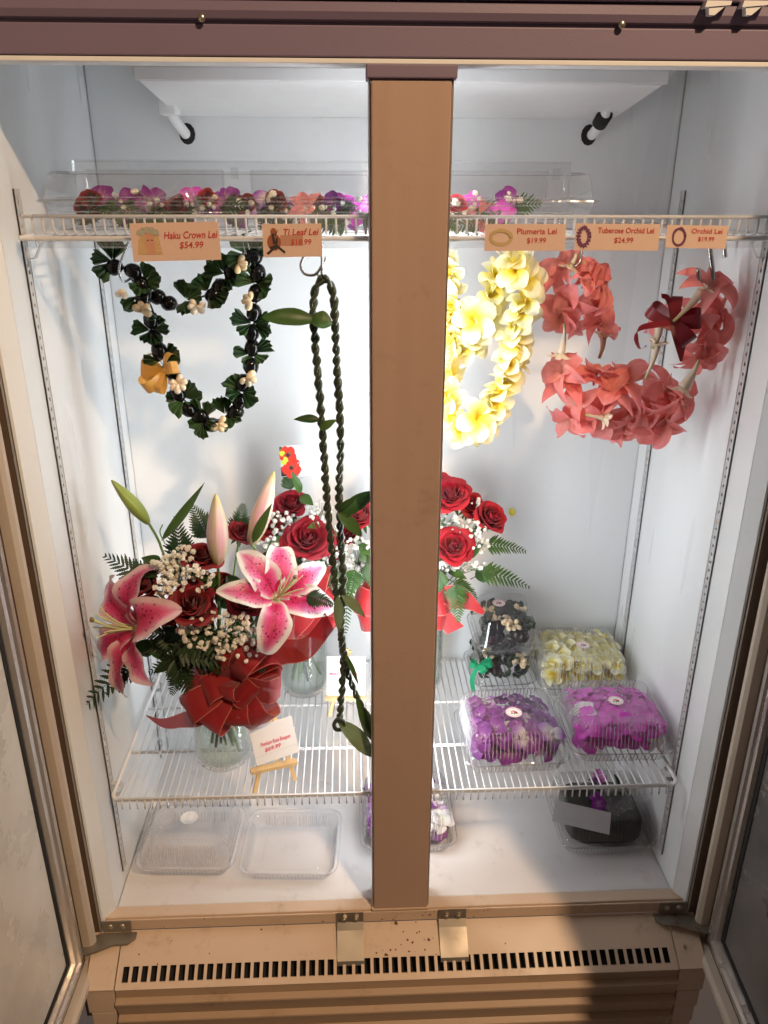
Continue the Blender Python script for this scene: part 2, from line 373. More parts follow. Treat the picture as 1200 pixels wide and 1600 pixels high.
ribbonmat('gold_satin', (.72, .40, .09), (.68, .37, .08), None, 1, False, .28, .1)
ribbonmat('green_satin', (.02, .38, .18), (.02, .34, .16), None, 1, False, .28, .1)
# printed things
plain('card_tan', (.66, .47, .38), .6, var=.05, scale=200, bump=.1)
plain('card_tan_dark', (.48, .24, .15), .6, var=.05)
plain('card_white', (.84, .82, .80), .6, var=.04, bump=.1)
plain('ink_red', (.50, .035, .035), .6)
plain('ink_pink', (.78, .06, .16), .6)
plain('ink_line', (.55, .45, .50), .6)
plain('ink_dark', (.03, .02, .02), .6)
plain('ink_purple', (.14, .03, .09), .6)
plain('ink_brown', (.30, .09, .04), .6)
plain('ink_sand', (.50, .36, .16), .6)
plain('ink_skin', (.55, .28, .18), .6)
plain('ink_blonde', (.55, .36, .18), .6, var=.4, scale=400)
plain('ink_grey', (.38, .36, .28), .6, var=.5, scale=600)
plain('ink_hibiscus', (.75, .03, .015), .6, var=.3, scale=150)
plain('ink_lime', (.55, .60, .05), .6)
plain('ink_green', (.05, .14, .04), .6)
plain('sticker_white', (.84, .82, .80), .45, var=.03)
plain('sticker_pink', (.78, .32, .38), .45)
plain('paper_grey', (.42, .40, .39), .6)
plain('pine', (.72, .50, .24), .55, var=.18, scale=60)
plain('black_paper', (.005, .005, .006), .6, var=.4, bump=.4, bscale=120)
plain('beige_foam', (.42, .34, .26), .7)
plain('rust', (.14, .055, .02), .8, var=.4, scale=300)
plain('yellow_petal', (.72, .62, .04), .5)

# ================================================================== the cooler
m = MATS
D = .567; XW = .625; ZT = 1.74
cooler = empty('display_cooler', (0, .2, -.4))
tag(cooler, 'open two door flower cooler with white interior and tan centre post', 'cooler')
def part(name, vf, mat, parent=cooler, smooth=False, M=None, uv=None):
    g = G(); g.add(vf[0], vf[1], vf[2] if len(vf) > 2 else uv); return g.obj(name, m[mat], parent, M, smooth)
part('back_panel', box(-XW - .01, XW + .01, D, D + .02, -.02, ZT), 'liner')
for sx in (-1, 1):
    a, b = sorted((sx * XW, sx * (XW + .012)))
    part('side_panel', box(a, b, .022, D - .0015, -.02, ZT), 'liner')
    # flared front lip of the liner, a thin seam strip and the cabinet face, its shade painted dark brown
    poly = [(sx * XW, .0205), (sx * .645, -.004), (sx * .650, -.004), (sx * .650, .0205)]
    part('liner_lip', prism(poly, -.035, ZT, lambda p, q, t: (p, q, t)), 'liner')
    a, b = sorted((sx * .6515, sx * .6545)); part('seam_strip', box(a, b, -.007, .02, -.05, ZT), 'aluminium')
    a, b = sorted((sx * .656, sx * .72)); part('cabinet_face', box(a, b, -.004, .02, -.30, ZT), 'jamb_brown')
    # corner seam bead at the back
    part('corner_seam', tube([(sx * (XW - .0015), D - .0015, 0), (sx * (XW - .0015), D - .0015, ZT - .02)], .0012, 6), 'standard_metal', smooth=True)
part('ceiling_panel', box(-XW + .002, XW - .002, .0, D - .002, ZT - .02, ZT - .005), 'liner')
part('floor_panel', box(-XW + .0015, XW - .0015, .031, D - .0015, -.016, -.002, .002), 'floor_liner')
# sill: flat front ledge, lip face
part('sill', box(-.644, .644, .0, .0295, -.034, .001, .003), 'almond')
part('sill_edge', box(-.64, .64, -.004, .0, -.032, -.004, .0015), 'almond')
# sloping grille panel with real slots
GA = Vector((0, -.002, -.036)); GB = Vector((0, -.100, -.094))
def gp(x, t): return GA.lerp(GB, t) + Vector((x, 0, 0))
nrm = Vector((0, -(GA.z - GB.z), (GA.y - GB.y))).normalized()
nrm = Vector((0, -.509, .861))
g = G()
def gquad(x0, x1, t0, t1, th=.0025):
    top = [gp(x0, t0), gp(x1, t0), gp(x1, t1), gp(x0, t1)]; bot = [p - nrm * th for p in top]
    g.add(top + bot, [(3, 2, 1, 0), (4, 5, 6, 7), (0, 1, 5, 4), (1, 2, 6, 5), (2, 3, 7, 6), (3, 0, 4, 7)])
T1, T2 = .615, .885; XG = .606; NS = 60; pitch = (2 * XG - .02) / NS
gquad(-XG, XG, 0, T1); gquad(-XG, XG, T2, 1)
x = -XG
gquad(-XG, -XG + .012, T1, T2)
for i in range(NS):
    xa = -XG + .012 + i * pitch
    gquad(xa + .0132, xa + pitch, T1, T2)
gquad(-XG + .012 + NS * pitch, XG, T1, T2)
gr = g.obj('grille_panel', m['almond'], cooler, None, False)
g = G(); tp = [gp(-XG, .5) - nrm * .03, gp(XG, .5) - nrm * .03, gp(XG, 1) - nrm * .02, gp(-XG, 1) - nrm * .02]
g.add(tp, [(0, 1, 2, 3)]); g.obj('grille_recess', m['dark'], cooler, None, False)
# a scatter of rust chips and dirt along the ledge and the grille
rs = random.Random(11)
for k in range(46):
    if k < 26: x, t = rs.gauss(.01, .05), rs.uniform(.02, .58)
    else: x, t = rs.uniform(-.58, .58), rs.uniform(.0, .60)
    c0 = gp(x, t) + nrm * .0006; r0 = rs.uniform(.0008, .0035) * (1.3 if k < 10 else .7); g = G(); nn = 7
    ring = [c0 + Vector((1, 0, 0)) * (r0 * rs.uniform(.5, 1.3) * math.cos(6.283 * i / nn)) + (GB - GA).normalized() * (r0 * rs.uniform(.4, 1.1) * math.sin(6.283 * i / nn)) for i in range(nn)]
    g.add(ring + [c0 + nrm * .0005], [(i, (i + 1) % nn, nn) for i in range(nn)]); g.obj('rust_flake', m['rust'], cooler)
for k in range(30):
    x = rs.uniform(-.6, .6) if k > 12 else rs.gauss(0, .09); c0 = Vector((x, -.0046, rs.uniform(-.030, -.006))); r0 = rs.uniform(.0006, .0022); g = G(); nn = 6
    ring = [c0 + Vector((r0 * rs.uniform(.5, 2.2) * math.cos(6.283 * i / nn), 0, r0 * rs.uniform(.4, 1) * math.sin(6.283 * i / nn))) for i in range(nn)]
    g.add(ring + [c0 - Vector((0, .0004, 0))], [(i, (i + 1) % nn, nn) for i in range(nn)]); g.obj('rust_flake', m['rust'], cooler)
# louvred kick plate under the grille
part('kick_plate', box(-.606, .606, -.097, -.08, -.42, -.0965), 'kick_brown')
for i in range(5):
    z = -.126 - i * .052
    poly = [(-.0975, z + .0065), (-.109, z + .001), (-.110, z - .002), (-.109, z - .004), (-.0985, z - .043), (-.0975, z - .044)]
    part('louvre', prism(poly, -.606, .606, lambda p, q, t: (t, p, q)), 'kick_brown')
for sx in (-1, 1):   # corner caps, bent sheet with steps
    a, b = sorted((sx * .6085, sx * .668))
    part('corner_cap', box(a, b, -.100, .0, -.16, -.0935, .002), 'almond')
    poly = [(-.002, -.040), (-.100, -.0965), (-.100, -.092), (-.002, -.0355)]
    part('corner_cap', prism(poly, a, b, lambda p, q, t: (t, p, q)), 'almond')
    a, b = sorted((sx * .612, sx * .664))
    for k in range(3):
        part('corner_cap', box(a + .002 * k, b - .002 * k, -.098 + .003 * k, -.01, -.213 - k * .053, -.163 - k * .053, .002), 'almond')
    P = gp(sx * .630, .62)
    part('screw', tube([P, P + nrm * .0025], .004, 10), 'screw', smooth=False)
# header over the doors, with groove, screws and a pale sealing strip
part('header', box(-.95, .95, -.006, .05, 1.6485, 1.688, .002), 'mauve')
part('header_strip', box(-.95, .95, -.004, .035, 1.641, 1.6475, .001), 'white_plastic')
part('header_groove', box(-.95, .95, -.003, .05, 1.6885, 1.6915), 'mauve')
g = G(); poly = [(-.004, 1.692), (-.010, 1.694), (-.014, 1.703), (-.013, 1.714), (-.006, 1.718), (.05, 1.718), (.05, 1.692)]
part('header_moulding', prism(poly, -.95, .95, lambda p, q, t: (t, p, q)), 'mauve')
part('header_cap', box(-.95, .95, -.018, .05, 1.7185, 1.80, .004), 'mauve')
for px, py in ((315, 28), (972, 38)):
    P = at(px, py, Y=-.0135)
    part('screw', ball(.0055, .0035, .0055, 6, 12), 'screw', smooth=True, M=Matrix.Translation(P))
for px in (1115, 1172):
    P = at(px, 17, Y=-.012); x, z = P.x, P.z
    poly = [(x - .020, z + .001), (x + .016, z + .004), (x + .017, z + .009), (x - .018, z + .009)]
    part('plastic_clip', prism(poly, -.030, -.014, lambda p, q, t: (p, t, q)), 'white_plastic')
    poly = [(x - .012, z - .008), (x - .004, z - .008), (x + .008, z + .002), (x - .014, z + .002)]
    part('plastic_clip', prism(poly, -.028, -.016, lambda p, q, t: (p, t, q)), 'white_plastic')
# centre post
MX, MW = .0044, .0588
part('centre_post', box(MX - MW, MX + MW, -.004, .055, .0015, 1.622, .003), 'mullion_paint')
for sx in (-1, 1):
    a, b = sorted((MX + sx * (MW + .0005), MX + sx * (MW + .0035)))
    part('post_edge', box(a, b, .002, .06, .002, 1.625, .0008), 'aluminium')
part('post_bracket', box(MX - MW - .007, MX + MW + .007, -.0085, .04, 1.6225, 1.6405, .002), 'mauve')
part('post_foot', box(MX - MW - .004, MX + MW + .004, -.0062, .05, .0012, .0060, .001), 'almond')
# lamp tubes behind the post and under the header (they light the inside)
lt = part('lamp_fixture', box(MX - .03, MX + .03, .0615, .075, .12, 1.58, .002), 'white_plastic')
for sx in (-1, 1):
    part('lamp_tube', tube([(MX + sx * .024, .087, .15), (MX + sx * .024, .087, 1.55)], .011, 12), 'lamp_tube', lt, True)
# evaporator housing under the ceiling
ZF, ZB, YF, YB = 1.648, 1.617, .27, D - .002
ev = G()
P = [(-.468, YF, ZT - .022), (.492, YF, ZT - .022), (.492, YF, 1.672), (.470, YF, ZF), (-.447, YF, ZF), (-.468, YF, 1.672)]
Q = [(-.462, YB, ZT - .022), (.497, YB, ZT - .022), (.497, YB, 1.650), (.478, YB, ZB), (-.440, YB, ZB), (-.462, YB, 1.650)]
ev.add(P + Q, [tuple(range(5, -1, -1)), tuple(range(6, 12))] + [(i, (i + 1) % 6, 6 + (i + 1) % 6, 6 + i) for i in range(6)])
evo = ev.obj('evaporator_housing', m['white_plastic'], cooler, None, False)
part('housing_trim', box(-.455, .478, YF - .006, YF - .0005, ZF + .001, ZF + .022, .002), 'white_plastic', evo)
def pipe(px0, py0, px1, py1, sleeve):
    A = at(px0, py0, Y=.50); B = at(px1, py1, Y=.55); A2 = A + Vector((0, 0, .04))
    part('drain_pipe', tube(smoothpath([A2, A, B, B + Vector((0, .02, -.004))], 5), .0105, 14), 'white_plastic', evo, True)
    part('pipe_hole', ball(.017, .003, .021, 6, 16), 'dark', evo, True, Matrix.Translation((B.x + (.004 if not sleeve else -.006), D - .001, B.z - .004)))
    if sleeve:
        d = (B - A).normalized(); part('pipe_sleeve', tube([A - d * .004, A + d * .028], .0155, 14), 'dark', evo, True)
    else: part('pipe_bracket', box(A.x - .018, A.x + .016, .46, .515, A.z - .004, A.z + .03, .003), 'white_plastic', evo)
pipe(268, 178, 287, 205, False); pipe(945, 180, 928, 207, True)
# slotted shelf standards
def standard(X, sx, Y, z0, z1):
    w, th, sp, sh, sw = .0105, .003, .0180, .0062, .0056
    g = G(); xi = X - sx * th                       # face towards the inside
    def slab(y0, y1, za, zb, x0=None, x1=None):
        a, b = sorted((X - sx * .0008 if x0 is None else x0, xi if x1 is None else x1)); g.add(*box(a, b, y0, y1, za, zb))
    slab(Y - w, Y - sw / 2, z0, z1); slab(Y + sw / 2, Y + w, z0, z1)
    z = z0
    while z < z1 - sp:
        slab(Y - sw / 2, Y + sw / 2, z, z + sp - sh); z += sp
    slab(Y - sw / 2, Y + sw / 2, z, z1)
    for k in (-1, 1): slab(Y + k * w, Y + k * (w - .0018), z0, z1, X - sx * .0008, xi - sx * .0012)
    o = g.obj('shelf_standard', m['standard_metal'], cooler, None, False)
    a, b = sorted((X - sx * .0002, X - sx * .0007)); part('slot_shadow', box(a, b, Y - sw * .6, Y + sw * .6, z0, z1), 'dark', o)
    for z in (z0 + .13, .5 * (z0 + z1) + .12, z1 - .12): part('screw', ball(.0015, .0055, .0055, 5, 10), 'screw', o, True, Matrix.Translation((xi, Y, z)))
for sx in (-1, 1):
    standard(sx * XW, sx, .105, .035, 1.475); standard(sx * XW, sx, .495, .035, 1.475)
# hinges and catch plates on the sill
for sx in (-1, 1):
    def H(pts, z0, z1): return prism([(sx * a, b) for a, b in pts], z0, z1, lambda p, q, t: (p, q, t))
    hb = part('hinge_bracket', box(*sorted((sx * .585, sx * .648)), -.0075, -.0045, -.034, -.002, .0012), 'hinge_steel')
    part('hinge_plate', H([(.575, -.006), (.655, -.006), (.690, -.030), (.690, -.060), (.650, -.050), (.620, -.036), (.588, -.034), (.575, -.022)], -.041, -.037), 'hinge_steel', hb)
    for k in (.604, .630):
        part('screw', ball(.0065, .0035, .0065, 5, 10), 'screw', hb, True, Matrix.Translation((sx * k, -.008, -.017)))
for xa, xb in ((-.136, -.078), (.089, .150)):
    g = G(); prof = [(-.0065, .000), (-.0065, -.028), (-.018, -.040), (-.066, -.074), (-.070, -.083)]
    v = []; f = []
    n = len(prof)
    for off in (0, 1):
        for x in (xa, xb):
            for (y, z) in prof: v.append((x, y - (0 if off else .003), z + (0 if off else .003)))
    for i in range(n - 1):
        f += [(i, n + i, n + i + 1, i + 1), (2 * n + i, 2 * n + i + 1, 3 * n + i + 1, 3 * n + i), (i, i + 1, 2 * n + i + 1, 2 * n + i), (n + i, 3 * n + i, 3 * n + i + 1, n + i + 1)]
    f += [(0, 2 * n, 3 * n, n), (n - 1, 2 * n - 1, 4 * n - 1, 3 * n - 1)]
    g.add(v, f); cp = g.obj('catch_plate', m['hinge_steel'], cooler, None, False)
    for k in (.28, .72):
        x = xa + (xb - xa) * k
        part('screw', tube([(x, -.009, -.014), (x, -.0135, -.014)], .0075, 6), 'screw', cp)
        part('screw', ball(.0045, .003, .0045, 5, 10), 'screw', cp, True, Matrix.Translation((x, -.0135, -.014)))
# doors: frame profile swept round, fogged glass inside
def door(hx, hy, ang, sx):
    """hinge point, opening angle from the cabinet front; local u from hinge edge outwards, w towards the opening"""
    Wd, z0, z1 = .66, -.105, 1.72
    du = Vector((sx * -math.cos(ang), -math.sin(ang), 0)); dw = Vector((-sx * math.sin(ang), math.cos(ang) * -1, 0))
    dw = Vector((0, 0, 1)).cross(du) * (1 if sx > 0 else -1)
    if dw.x * sx > 0: dw = -dw
    O = Vector((hx, hy, 0))
    def sweep(prof):
        v = []; f = []; n = len(prof)
        for c in range(4):
            for (u, w) in prof:
                uu = u if c in (0, 3) else Wd - u; zz = z0 + u if c in (0, 1) else z1 - u
                v.append(O + du * uu + dw * w + Vector((0, 0, zz)))
        for c in range(4):
            e = (c + 1) % 4
            for i in range(n):
                j = (i + 1) % n; f.append((c * n + i, c * n + j, e * n + j, e * n + i))
        return v, f
    d = part('door', sweep([(0, -.045), (0, -.002), (.010, 0), (.030, 0), (.031, -.006), (.040, -.006), (.041, -.045)]), 'jamb_brown')
    if sx < 0: d['label'] = 'opened left door with beige seal and fogged glass'
    else: d['label'] = 'opened right door, its fogged glass in shadow'
    part('gasket', sweep([(.003, .001), (.001, .012), (.004, .021), (.011, .025), (.020, .024), (.026, .017), (.028, .001)]), 'gasket', d)
    part('frame_trim', sweep([(.0415, -.03), (.0415, .004), (.044, .006), (.056, .006), (.058, .000), (.066, -.002), (.068, -.010), (.070, -.03)]), 'aluminium', d)
    part('glass_seal', sweep([(.0705, -.03), (.0705, -.012), (.078, -.014), (.079, -.03)]), 'dark', d)
    v = [O + du * u + dw * w + Vector((0, 0, z)) for w in (-.016, -.028) for (u, z) in ((.072, z0 + .072), (Wd - .072, z0 + .072), (Wd - .072, z1 - .072), (.072, z1 - .072))]
    part('glass', (v, [(0, 1, 2, 3), (7, 6, 5, 4), (0, 4, 5, 1), (1, 5, 6, 2), (2, 6, 7, 3), (3, 7, 4, 0)]), 'fogged_glass_lit' if sx < 0 else 'fogged_glass_shaded', d)
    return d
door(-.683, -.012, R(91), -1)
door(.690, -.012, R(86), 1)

# ================================================================== wire shelves
def shelf(x0, x1, z, up, label):
    root = empty('wire_shelf', ((x0 + x1) / 2, .3, z)); tag(root, label, 'shelf', 'wire shelves of the cooler')
    y0, y1, r = .048, .552, .0042; c = .022
    pth = []
    for cx, cy, a0 in ((x1 - c, y1 - c, 0), (x0 + c, y1 - c, 90), (x0 + c, y0 + c, 180), (x1 - c, y0 + c, 270)):
        for k in range(7): a = R(a0 + 15 * k); pth.append((cx + c * math.cos(a), cy + c * math.sin(a), z))
    part('rim', tube(pth, r, 10, closed=True), 'white_wire', root, True)
    for y in (.202, .368): part('cross_rail', tube([(x0 + .004, y, z - .001), (x1 - .004, y, z - .001)], .0034, 8), 'white_wire', root, True)
    zw = z + .0062
    if up: wp = [(0, y1 + .003, zw), (0, y0 + .006, zw), (0, y0 - .006, zw + .002), (0, y0 - .010, zw + .006), (0, y0 - .011, zw + .026)]
    else: wp = [(0, y1 + .003, zw), (0, y0 + .004, zw), (0, y0 - .006, zw - .001), (0, y0 - .0095, zw - .006), (0, y0 - .010, zw - .021)]
    g = G(); g.add(*tube(wp, .0018, 6)); me = g.mesh('shelf_wire', m['white_wire'])
    n = int((x1 - x0 - .05) / .0157); s0 = (x0 + x1) / 2 - n * .0157 / 2
    for i in range(n + 1): link('wire', me, root, Matrix.Translation((s0 + i * .0157, 0, 0)))
    if up: part('front_wire', tube([(s0 - .012, y0 - .013, zw + .027), (s0 + n * .0157 + .008, y0 - .013, zw + .027)], .0024, 8), 'white_wire', root, True)
    else: part('front_wire', tube([(s0 - .010, y0 - .0068, zw + .0025), (s0 + n * .0157 + .01, y0 - .0068, zw + .0025)], .0022, 8), 'white_wire', root, True)
    # bent clips at the standards
    for X in (x0, x1):
        if abs(X) < .5: continue
        sx = 1 if X > 0 else -1
        for y in (.105, .495):
            p = [(sx * .621, y, z - .004), (sx * .600, y, z - .006), (sx * .596, y, z - .012), (sx * .608, y, z - .034), (sx * .621, y, z - .036)]
            v = []; f = []
            for q in p: v += [(q[0], q[1] - .006, q[2]), (q[0], q[1] + .006, q[2]), (q[0], q[1] + .006, q[2] + .002), (q[0], q[1] - .006, q[2] + .002)]
            for i in range(4):
                for k in range(4): f.append((i * 4 + k, i * 4 + (k + 1) % 4, i * 4 + 4 + (k + 1) % 4, i * 4 + 4 + k))
            part('shelf_clip', (v, f), 'standard_metal', root)
    return root
ZL = .281; ZU = 1.402
sh_ll = shelf(-.607, -.022, ZL, False, 'lower wire shelf left of the post, carrying the lily bouquet')
sh_lr = shelf(.030, .609, ZL, False, 'lower wire shelf right of the post, carrying the purple and pink boxes')
sh_ul = shelf(-.612, -.030, ZU, True, 'upper wire shelf left of the post, above the dark nut lei')
sh_ur = shelf(.040, .612, ZU, True, 'upper wire shelf right of the post, above the yellow lei')
SF = ZL + .0082          # top of the lower wires
# clear price channels clipped on the upper shelves
def channel(x0, x1, root):
    prof = [(.034, 1.4375), (.030, 1.4385), (.026, 1.436), (.022, 1.392), (.026, 1.389), (.030, 1.391), (.0285, 1.394), (.026, 1.396), (.030, 1.434)]
    part('price_channel', prism(prof, x0, x1, lambda p, q, t: (t, p, q)), 'clear_plastic', root)
channel(-.575, -.06, sh_ul); channel(.05, .60, sh_ur)

# ================================================================== flower kit
def petalgrid(L, Wd, prof, bend0=0, bend=1.0, cup=.3, nu=8, nv=4, ruffle=0, twist=0, seed=0, pw=1.0):
    """petal from the origin along +Y, upper face +Z; bends back (towards -Z) with +bend"""
    rs = random.Random(seed); ph = rs.random() * 6
    pts = [Vector((0, 0, 0))]; a = bend0; st = L / nu; nrm = []
    angs = []
    for i in range(nu + 1):
        u = i / nu; a = bend0 - bend * (u ** pw); angs.append(a)
        if i: pts.append(pts[-1] + Vector((0, math.cos(a), math.sin(a))) * st)
    def fn(u, v):
        i = min(nu, int(round(u * nu))); w = Wd * prof(u); x = (v - .5) * 2
        a = angs[i]; n = Vector((0, -math.sin(a), math.cos(a)))
        h = cup * w * (x * x) + ruffle * w * abs(x) * math.sin(u * 14 + ph + (2 if x > 0 else 0))
        tw = twist * u
        return pts[i] + Vector((x * w * math.cos(tw), 0, 0)) + n * (h + x * w * math.sin(tw))
    return grid(nu, nv, fn)
ovate = lambda u: max(.04, math.sin(PI * min(1, u * .93 + .05)) ** .75)
obovate = lambda u: max(.10, (math.sin(PI * (u ** 1.25) * .90 + .12)) ** .8) if u < .999 else .22
lance = lambda u: max(.02, (math.sin(PI * (u ** .8)) ** .9) * (1 - .25 * u))
def pm(name, mat, *a, **k):
    g = G(); g.add(*petalgrid(*a, **k)); return g.mesh(name, m[mat])
def rot(ax, a): return Matrix.Rotation(a, 4, ax)
# --- plumeria: hub with five pinwheel petals
PL_P = [pm('plumeria_petal', 'plumeria_petal', .036, .0150, obovate, R(38), R(55), .25, 7, 4, seed=i, pw=1.3) for i in range(2)] + \
       [pm('plumeria_petal', 'plumeria_petal', .034, .0145, obovate, R(60), R(45), .45, 7, 4, seed=5)]
g = G(); g.add(*lathe([(.0012, -.018), (.002, -.008), (.003, 0), (.0035, .002)], 8)); PL_C = g.mesh('plumeria_throat', m['plumeria_petal'])
def plumeria(parent, P, axis, s=1.0, spin=None, name='plumeria_flower'):
    s *= 1.18
    M = frame(P, axis, scale=s, spin=ru(0, 6.3) if spin is None else spin)
    o = link(name, PL_C, parent, M); me = random.choice(PL_P)
    for k in range(5): link('petal', me if rnd() < .85 else PL_P[2], o, M @ rot('Z', k * 2 * PI / 5 + ru(-.1, .1)) @ rot('Y', R(18)) @ rot('X', ru(-.18, .12)))
    return o
# --- orchid style blossom: five petals and a lip
def orchidset(tag_, mat, L=.036, Wd=.0165, mats2=None):
    P = [pm('orchid_petal', mat, L, Wd, ovate, R(30), R(50), .25, 6, 4, ruffle=.12, seed=i) for i in range(2)]
    P.append(pm('orchid_petal', mat, L * .9, Wd * .72, lance, R(45), R(70), .3, 6, 2, seed=9))
    g = G(); g.add(*ball(.006, .007, .008, 6, 8)); return P, g.mesh('orchid_lip', m[mats2 or mat])
ORC = {k: orchidset(k, k) for k in ('orchid_purple', 'orchid_pink', 'orchid_white', 'orchid_violet', 'coral_petal')}
def orchid(parent, kind, P, axis, s=1.0, name='orchid_blossom', n=5):
    PS, lip = ORC[kind]; M = frame(P, axis, scale=s, spin=ru(0, 6.3))
    o = link(name, lip, parent, M)
    for k in range(n): link('petal', PS[(k % 2) if rnd() < .7 else 2], o, M @ rot('Z', k * 2 * PI / n + ru(-.25, .25)) @ rot('X', ru(-.5, .35)))
    return o
# --- coral blooms of the tuberose lei: broad and pointed petals, strongly curled
CO_P = [pm('coral_petal', 'coral_petal', .050, .0195, ovate, R(40), R(95), .18, 8, 5, ruffle=.10, seed=1),
        pm('coral_petal', 'coral_petal', .046, .0210, ovate, R(55), R(80), .35, 8, 5, ruffle=.12, seed=2),
        pm('coral_petal', 'coral_petal', .070, .0150, lance, R(38), R(88), .30, 9, 3, twist=.8, seed=3),
        pm('coral_petal', 'coral_petal', .064, .0165, lance, R(55), R(115), .45, 9, 3, twist=-.9, seed=4)]
g = G(); g.add(*lathe([(.002, -.022), (.003, -.010), (.005, 0), (.0065, .006)], 8)); CO_C = g.mesh('bloom_throat', m['coral_petal'])
def coral(parent, P, axis, s=1.0, n=6):
    s *= 1.20
    M = frame(P, axis, scale=s, spin=ru(0, 6.3)); o = link('coral_bloom', CO_C, parent, M)
    for k in range(n): link('petal', CO_P[[2, 0, 3, 2, 1, 3][(k + int(rnd() * 3)) % 6]], o, M @ rot('Z', k * 2 * PI / n + ru(-.2, .2)) @ rot('X', ru(-.35, .35)))
    return o
# --- rose: petals wrapped on a spiral
def rosepetal(r, h, flare, span, tip, seed, mat):
    rs = random.Random(seed); ph = rs.random() * 6
    def fn(u, v):
        x = (v - .5) * 2; e = 1 - abs(x) ** 2.6 * .22
        uu = u * e
        rad = r * (.30 + .70 * math.sin(min(1, uu * 1.25) * PI / 2)) + flare * max(0, uu - .45) ** 2 * 3.0 * (1 - .25 * abs(x)) + .0012 * math.sin(x * 5 + ph) * uu
        z = h * (uu ** .85) - flare * .85 * max(0, uu - .80) * 4.5 * (.35 + .65 * abs(math.sin(x * 1.7 + ph * .3))) 
        a = x * span * (.55 + .45 * math.sin(min(1, uu + .1) * PI / 2))
        return Vector((rad * math.cos(a), rad * math.sin(a), z))
    g = G(); g.add(*grid(7, 8, fn)); return g.mesh('rose_petal', m[mat])
ROSE = {}
for key in ('rose_red', 'rose_dark'):
    L = []
    for i in range(24):
        t = i / 23
        L.append((rosepetal(.0035 + .0245 * t ** 1.1, .030 - .003 * t + .004 * math.sin(t * 3), .000 + .016 * t ** 1.3, 1.5 - .72 * t, 0, i, key), i * 2.399, .006 * (1 - t) ** 2 - .004 * t))
    g = G(); g.add(*lathe([(.001, -.004), (.012, -.003), (.016, .004), (.008, .012), (.001, .016)], 10)); ROSE[key] = (L, g.mesh('rose_heart', m[key]))
g = G()
for k in range(5): g.add(T(rot('Z', k * 1.257), petalgrid(.026, .004, lance, R(-10), R(70), .2, 5, 2)[0]), petalgrid(.026, .004, lance, R(-10), R(70), .2, 5, 2)[1])
SEPAL = g.mesh('rose_sepal', m['leaf_mid'])
def rose(parent, P, axis, s=1.0, key='rose_red', skip=0):
    s *= 1.42 * ru(.92, 1.08); skip = skip + int(rnd() * 4)
    M = frame(P, axis, scale=s, spin=ru(0, 6.3)); L, heart = ROSE[key]
    o = link('rose', heart, parent, M)
    for i, (me, a, dz) in enumerate(L):
        if i >= len(L) - skip: break
        link('petal', me, o, M @ rot('Z', a + ru(-.2, .2)) @ Matrix.Translation((0, 0, dz)) @ rot('Y', ru(-.10, .10) if i > 6 else 0))
    link('sepal', SEPAL, o, M @ Matrix.Translation((0, 0, -.004)))
    return o
# --- lily
def lilymesh(L, w, b0, b, seed, mat='lily_petal'):
    g = G(); g.add(*petalgrid(L, w, lambda u: max(.05, math.sin(PI * min(1, u ** .85 * .95 + .03)) ** .85), b0, b, .22, 16, 8, ruffle=.19, seed=seed, pw=1.5)); return g.mesh('lily_petal', m[mat])
LILY = [lilymesh(.120, .031, R(42), R(88), 1), lilymesh(.120, .026, R(40), R(80), 2), lilymesh(.126, .031, R(45), R(128), 3), lilymesh(.116, .028, R(36), R(66), 4)]
LILY_SHADED = [lilymesh(.120, .031, R(42), R(88), 1, 'lily_petal_shaded'), lilymesh(.120, .026, R(40), R(80), 2, 'lily_petal_shaded'), lilymesh(.130, .032, R(45), R(140), 3, 'lily_petal_shaded'), lilymesh(.116, .028, R(36), R(66), 4, 'lily_petal_shaded')]
def lily(parent, P, axis, azis, s, up, pist=(0, 0), kinds=(0, 1, 2, 1, 0, 3), LILY=LILY):
    M = frame(P, axis, up, s); g = G(); g.add(*lathe([(.002, -.03), (.005, -.012), (.008, 0), (.004, .006), (.0005, .007)], 10))
    o = link('lily', g.mesh('lily_throat', m['stamen']), parent, M)
    for k, a in enumerate(azis): link('petal', LILY[kinds[k % len(kinds)]], o, M @ rot('Z', R(a - 90)) @ Matrix.Translation((0, .004, -.002 * (k % 2))))
    for k in range(6):
        a = R(60 * k + 25); e = Vector((math.cos(a), math.sin(a), 0)); q = Vector((pist[0], pist[1], 0))
        pa = [Vector((0, 0, 0)), e * .006 + Vector((0, 0, .03)) + q * .25, e * .016 + Vector((0, 0, .055)) + q * .7, e * .024 + Vector((0, 0, .066)) + q]
        g = G(); g.add(*tube(smoothpath(pa, 4), [.0014] * 9 + [.0009] * 4, 6)); g.obj('filament', m['stamen'], o, M)
    pa = [Vector((0, 0, 0)), Vector((0, 0, .04)) + Vector((*pist, 0)) * .3, Vector((0, 0, .078)) + Vector((*pist, 0)) * 1.3]
    pp = smoothpath(pa, 6); g = G(); g.add(*tube(pp, [.0022] * len(pp), 8)); pi_ = g.obj('pistil', m['stamen'], o, M)
    g = G(); g.add(*ball(.0045, .0045, .0035, 6, 9, .3)); g.obj('stigma', m['anther'], o, M @ Matrix.Translation(pp[-1]))
    return o
def bud(parent, base, tip, r, mat, name='lily_bud'):
    base = Vector(base); tip = Vector(tip); L = (tip - base).length; M = frame(base, tip - base)
    def fn(u, v):
        a = 2 * PI * v; k = 1 + .15 * math.cos(3 * a) + .05 * math.cos(6 * a)
        rr = r * k * (.20 + .80 * math.sin(PI * min(1, u ** .80 * .95 + .03)) ** .8) * (1 - .45 * u ** 3.5) * (1 if u < .98 else .55)
        return Vector((rr * math.cos(a), rr * math.sin(a), L * u))
    g = G(); g.add(*grid(14, 18, fn, close=True)); return g.obj(name, m[mat], parent, M)
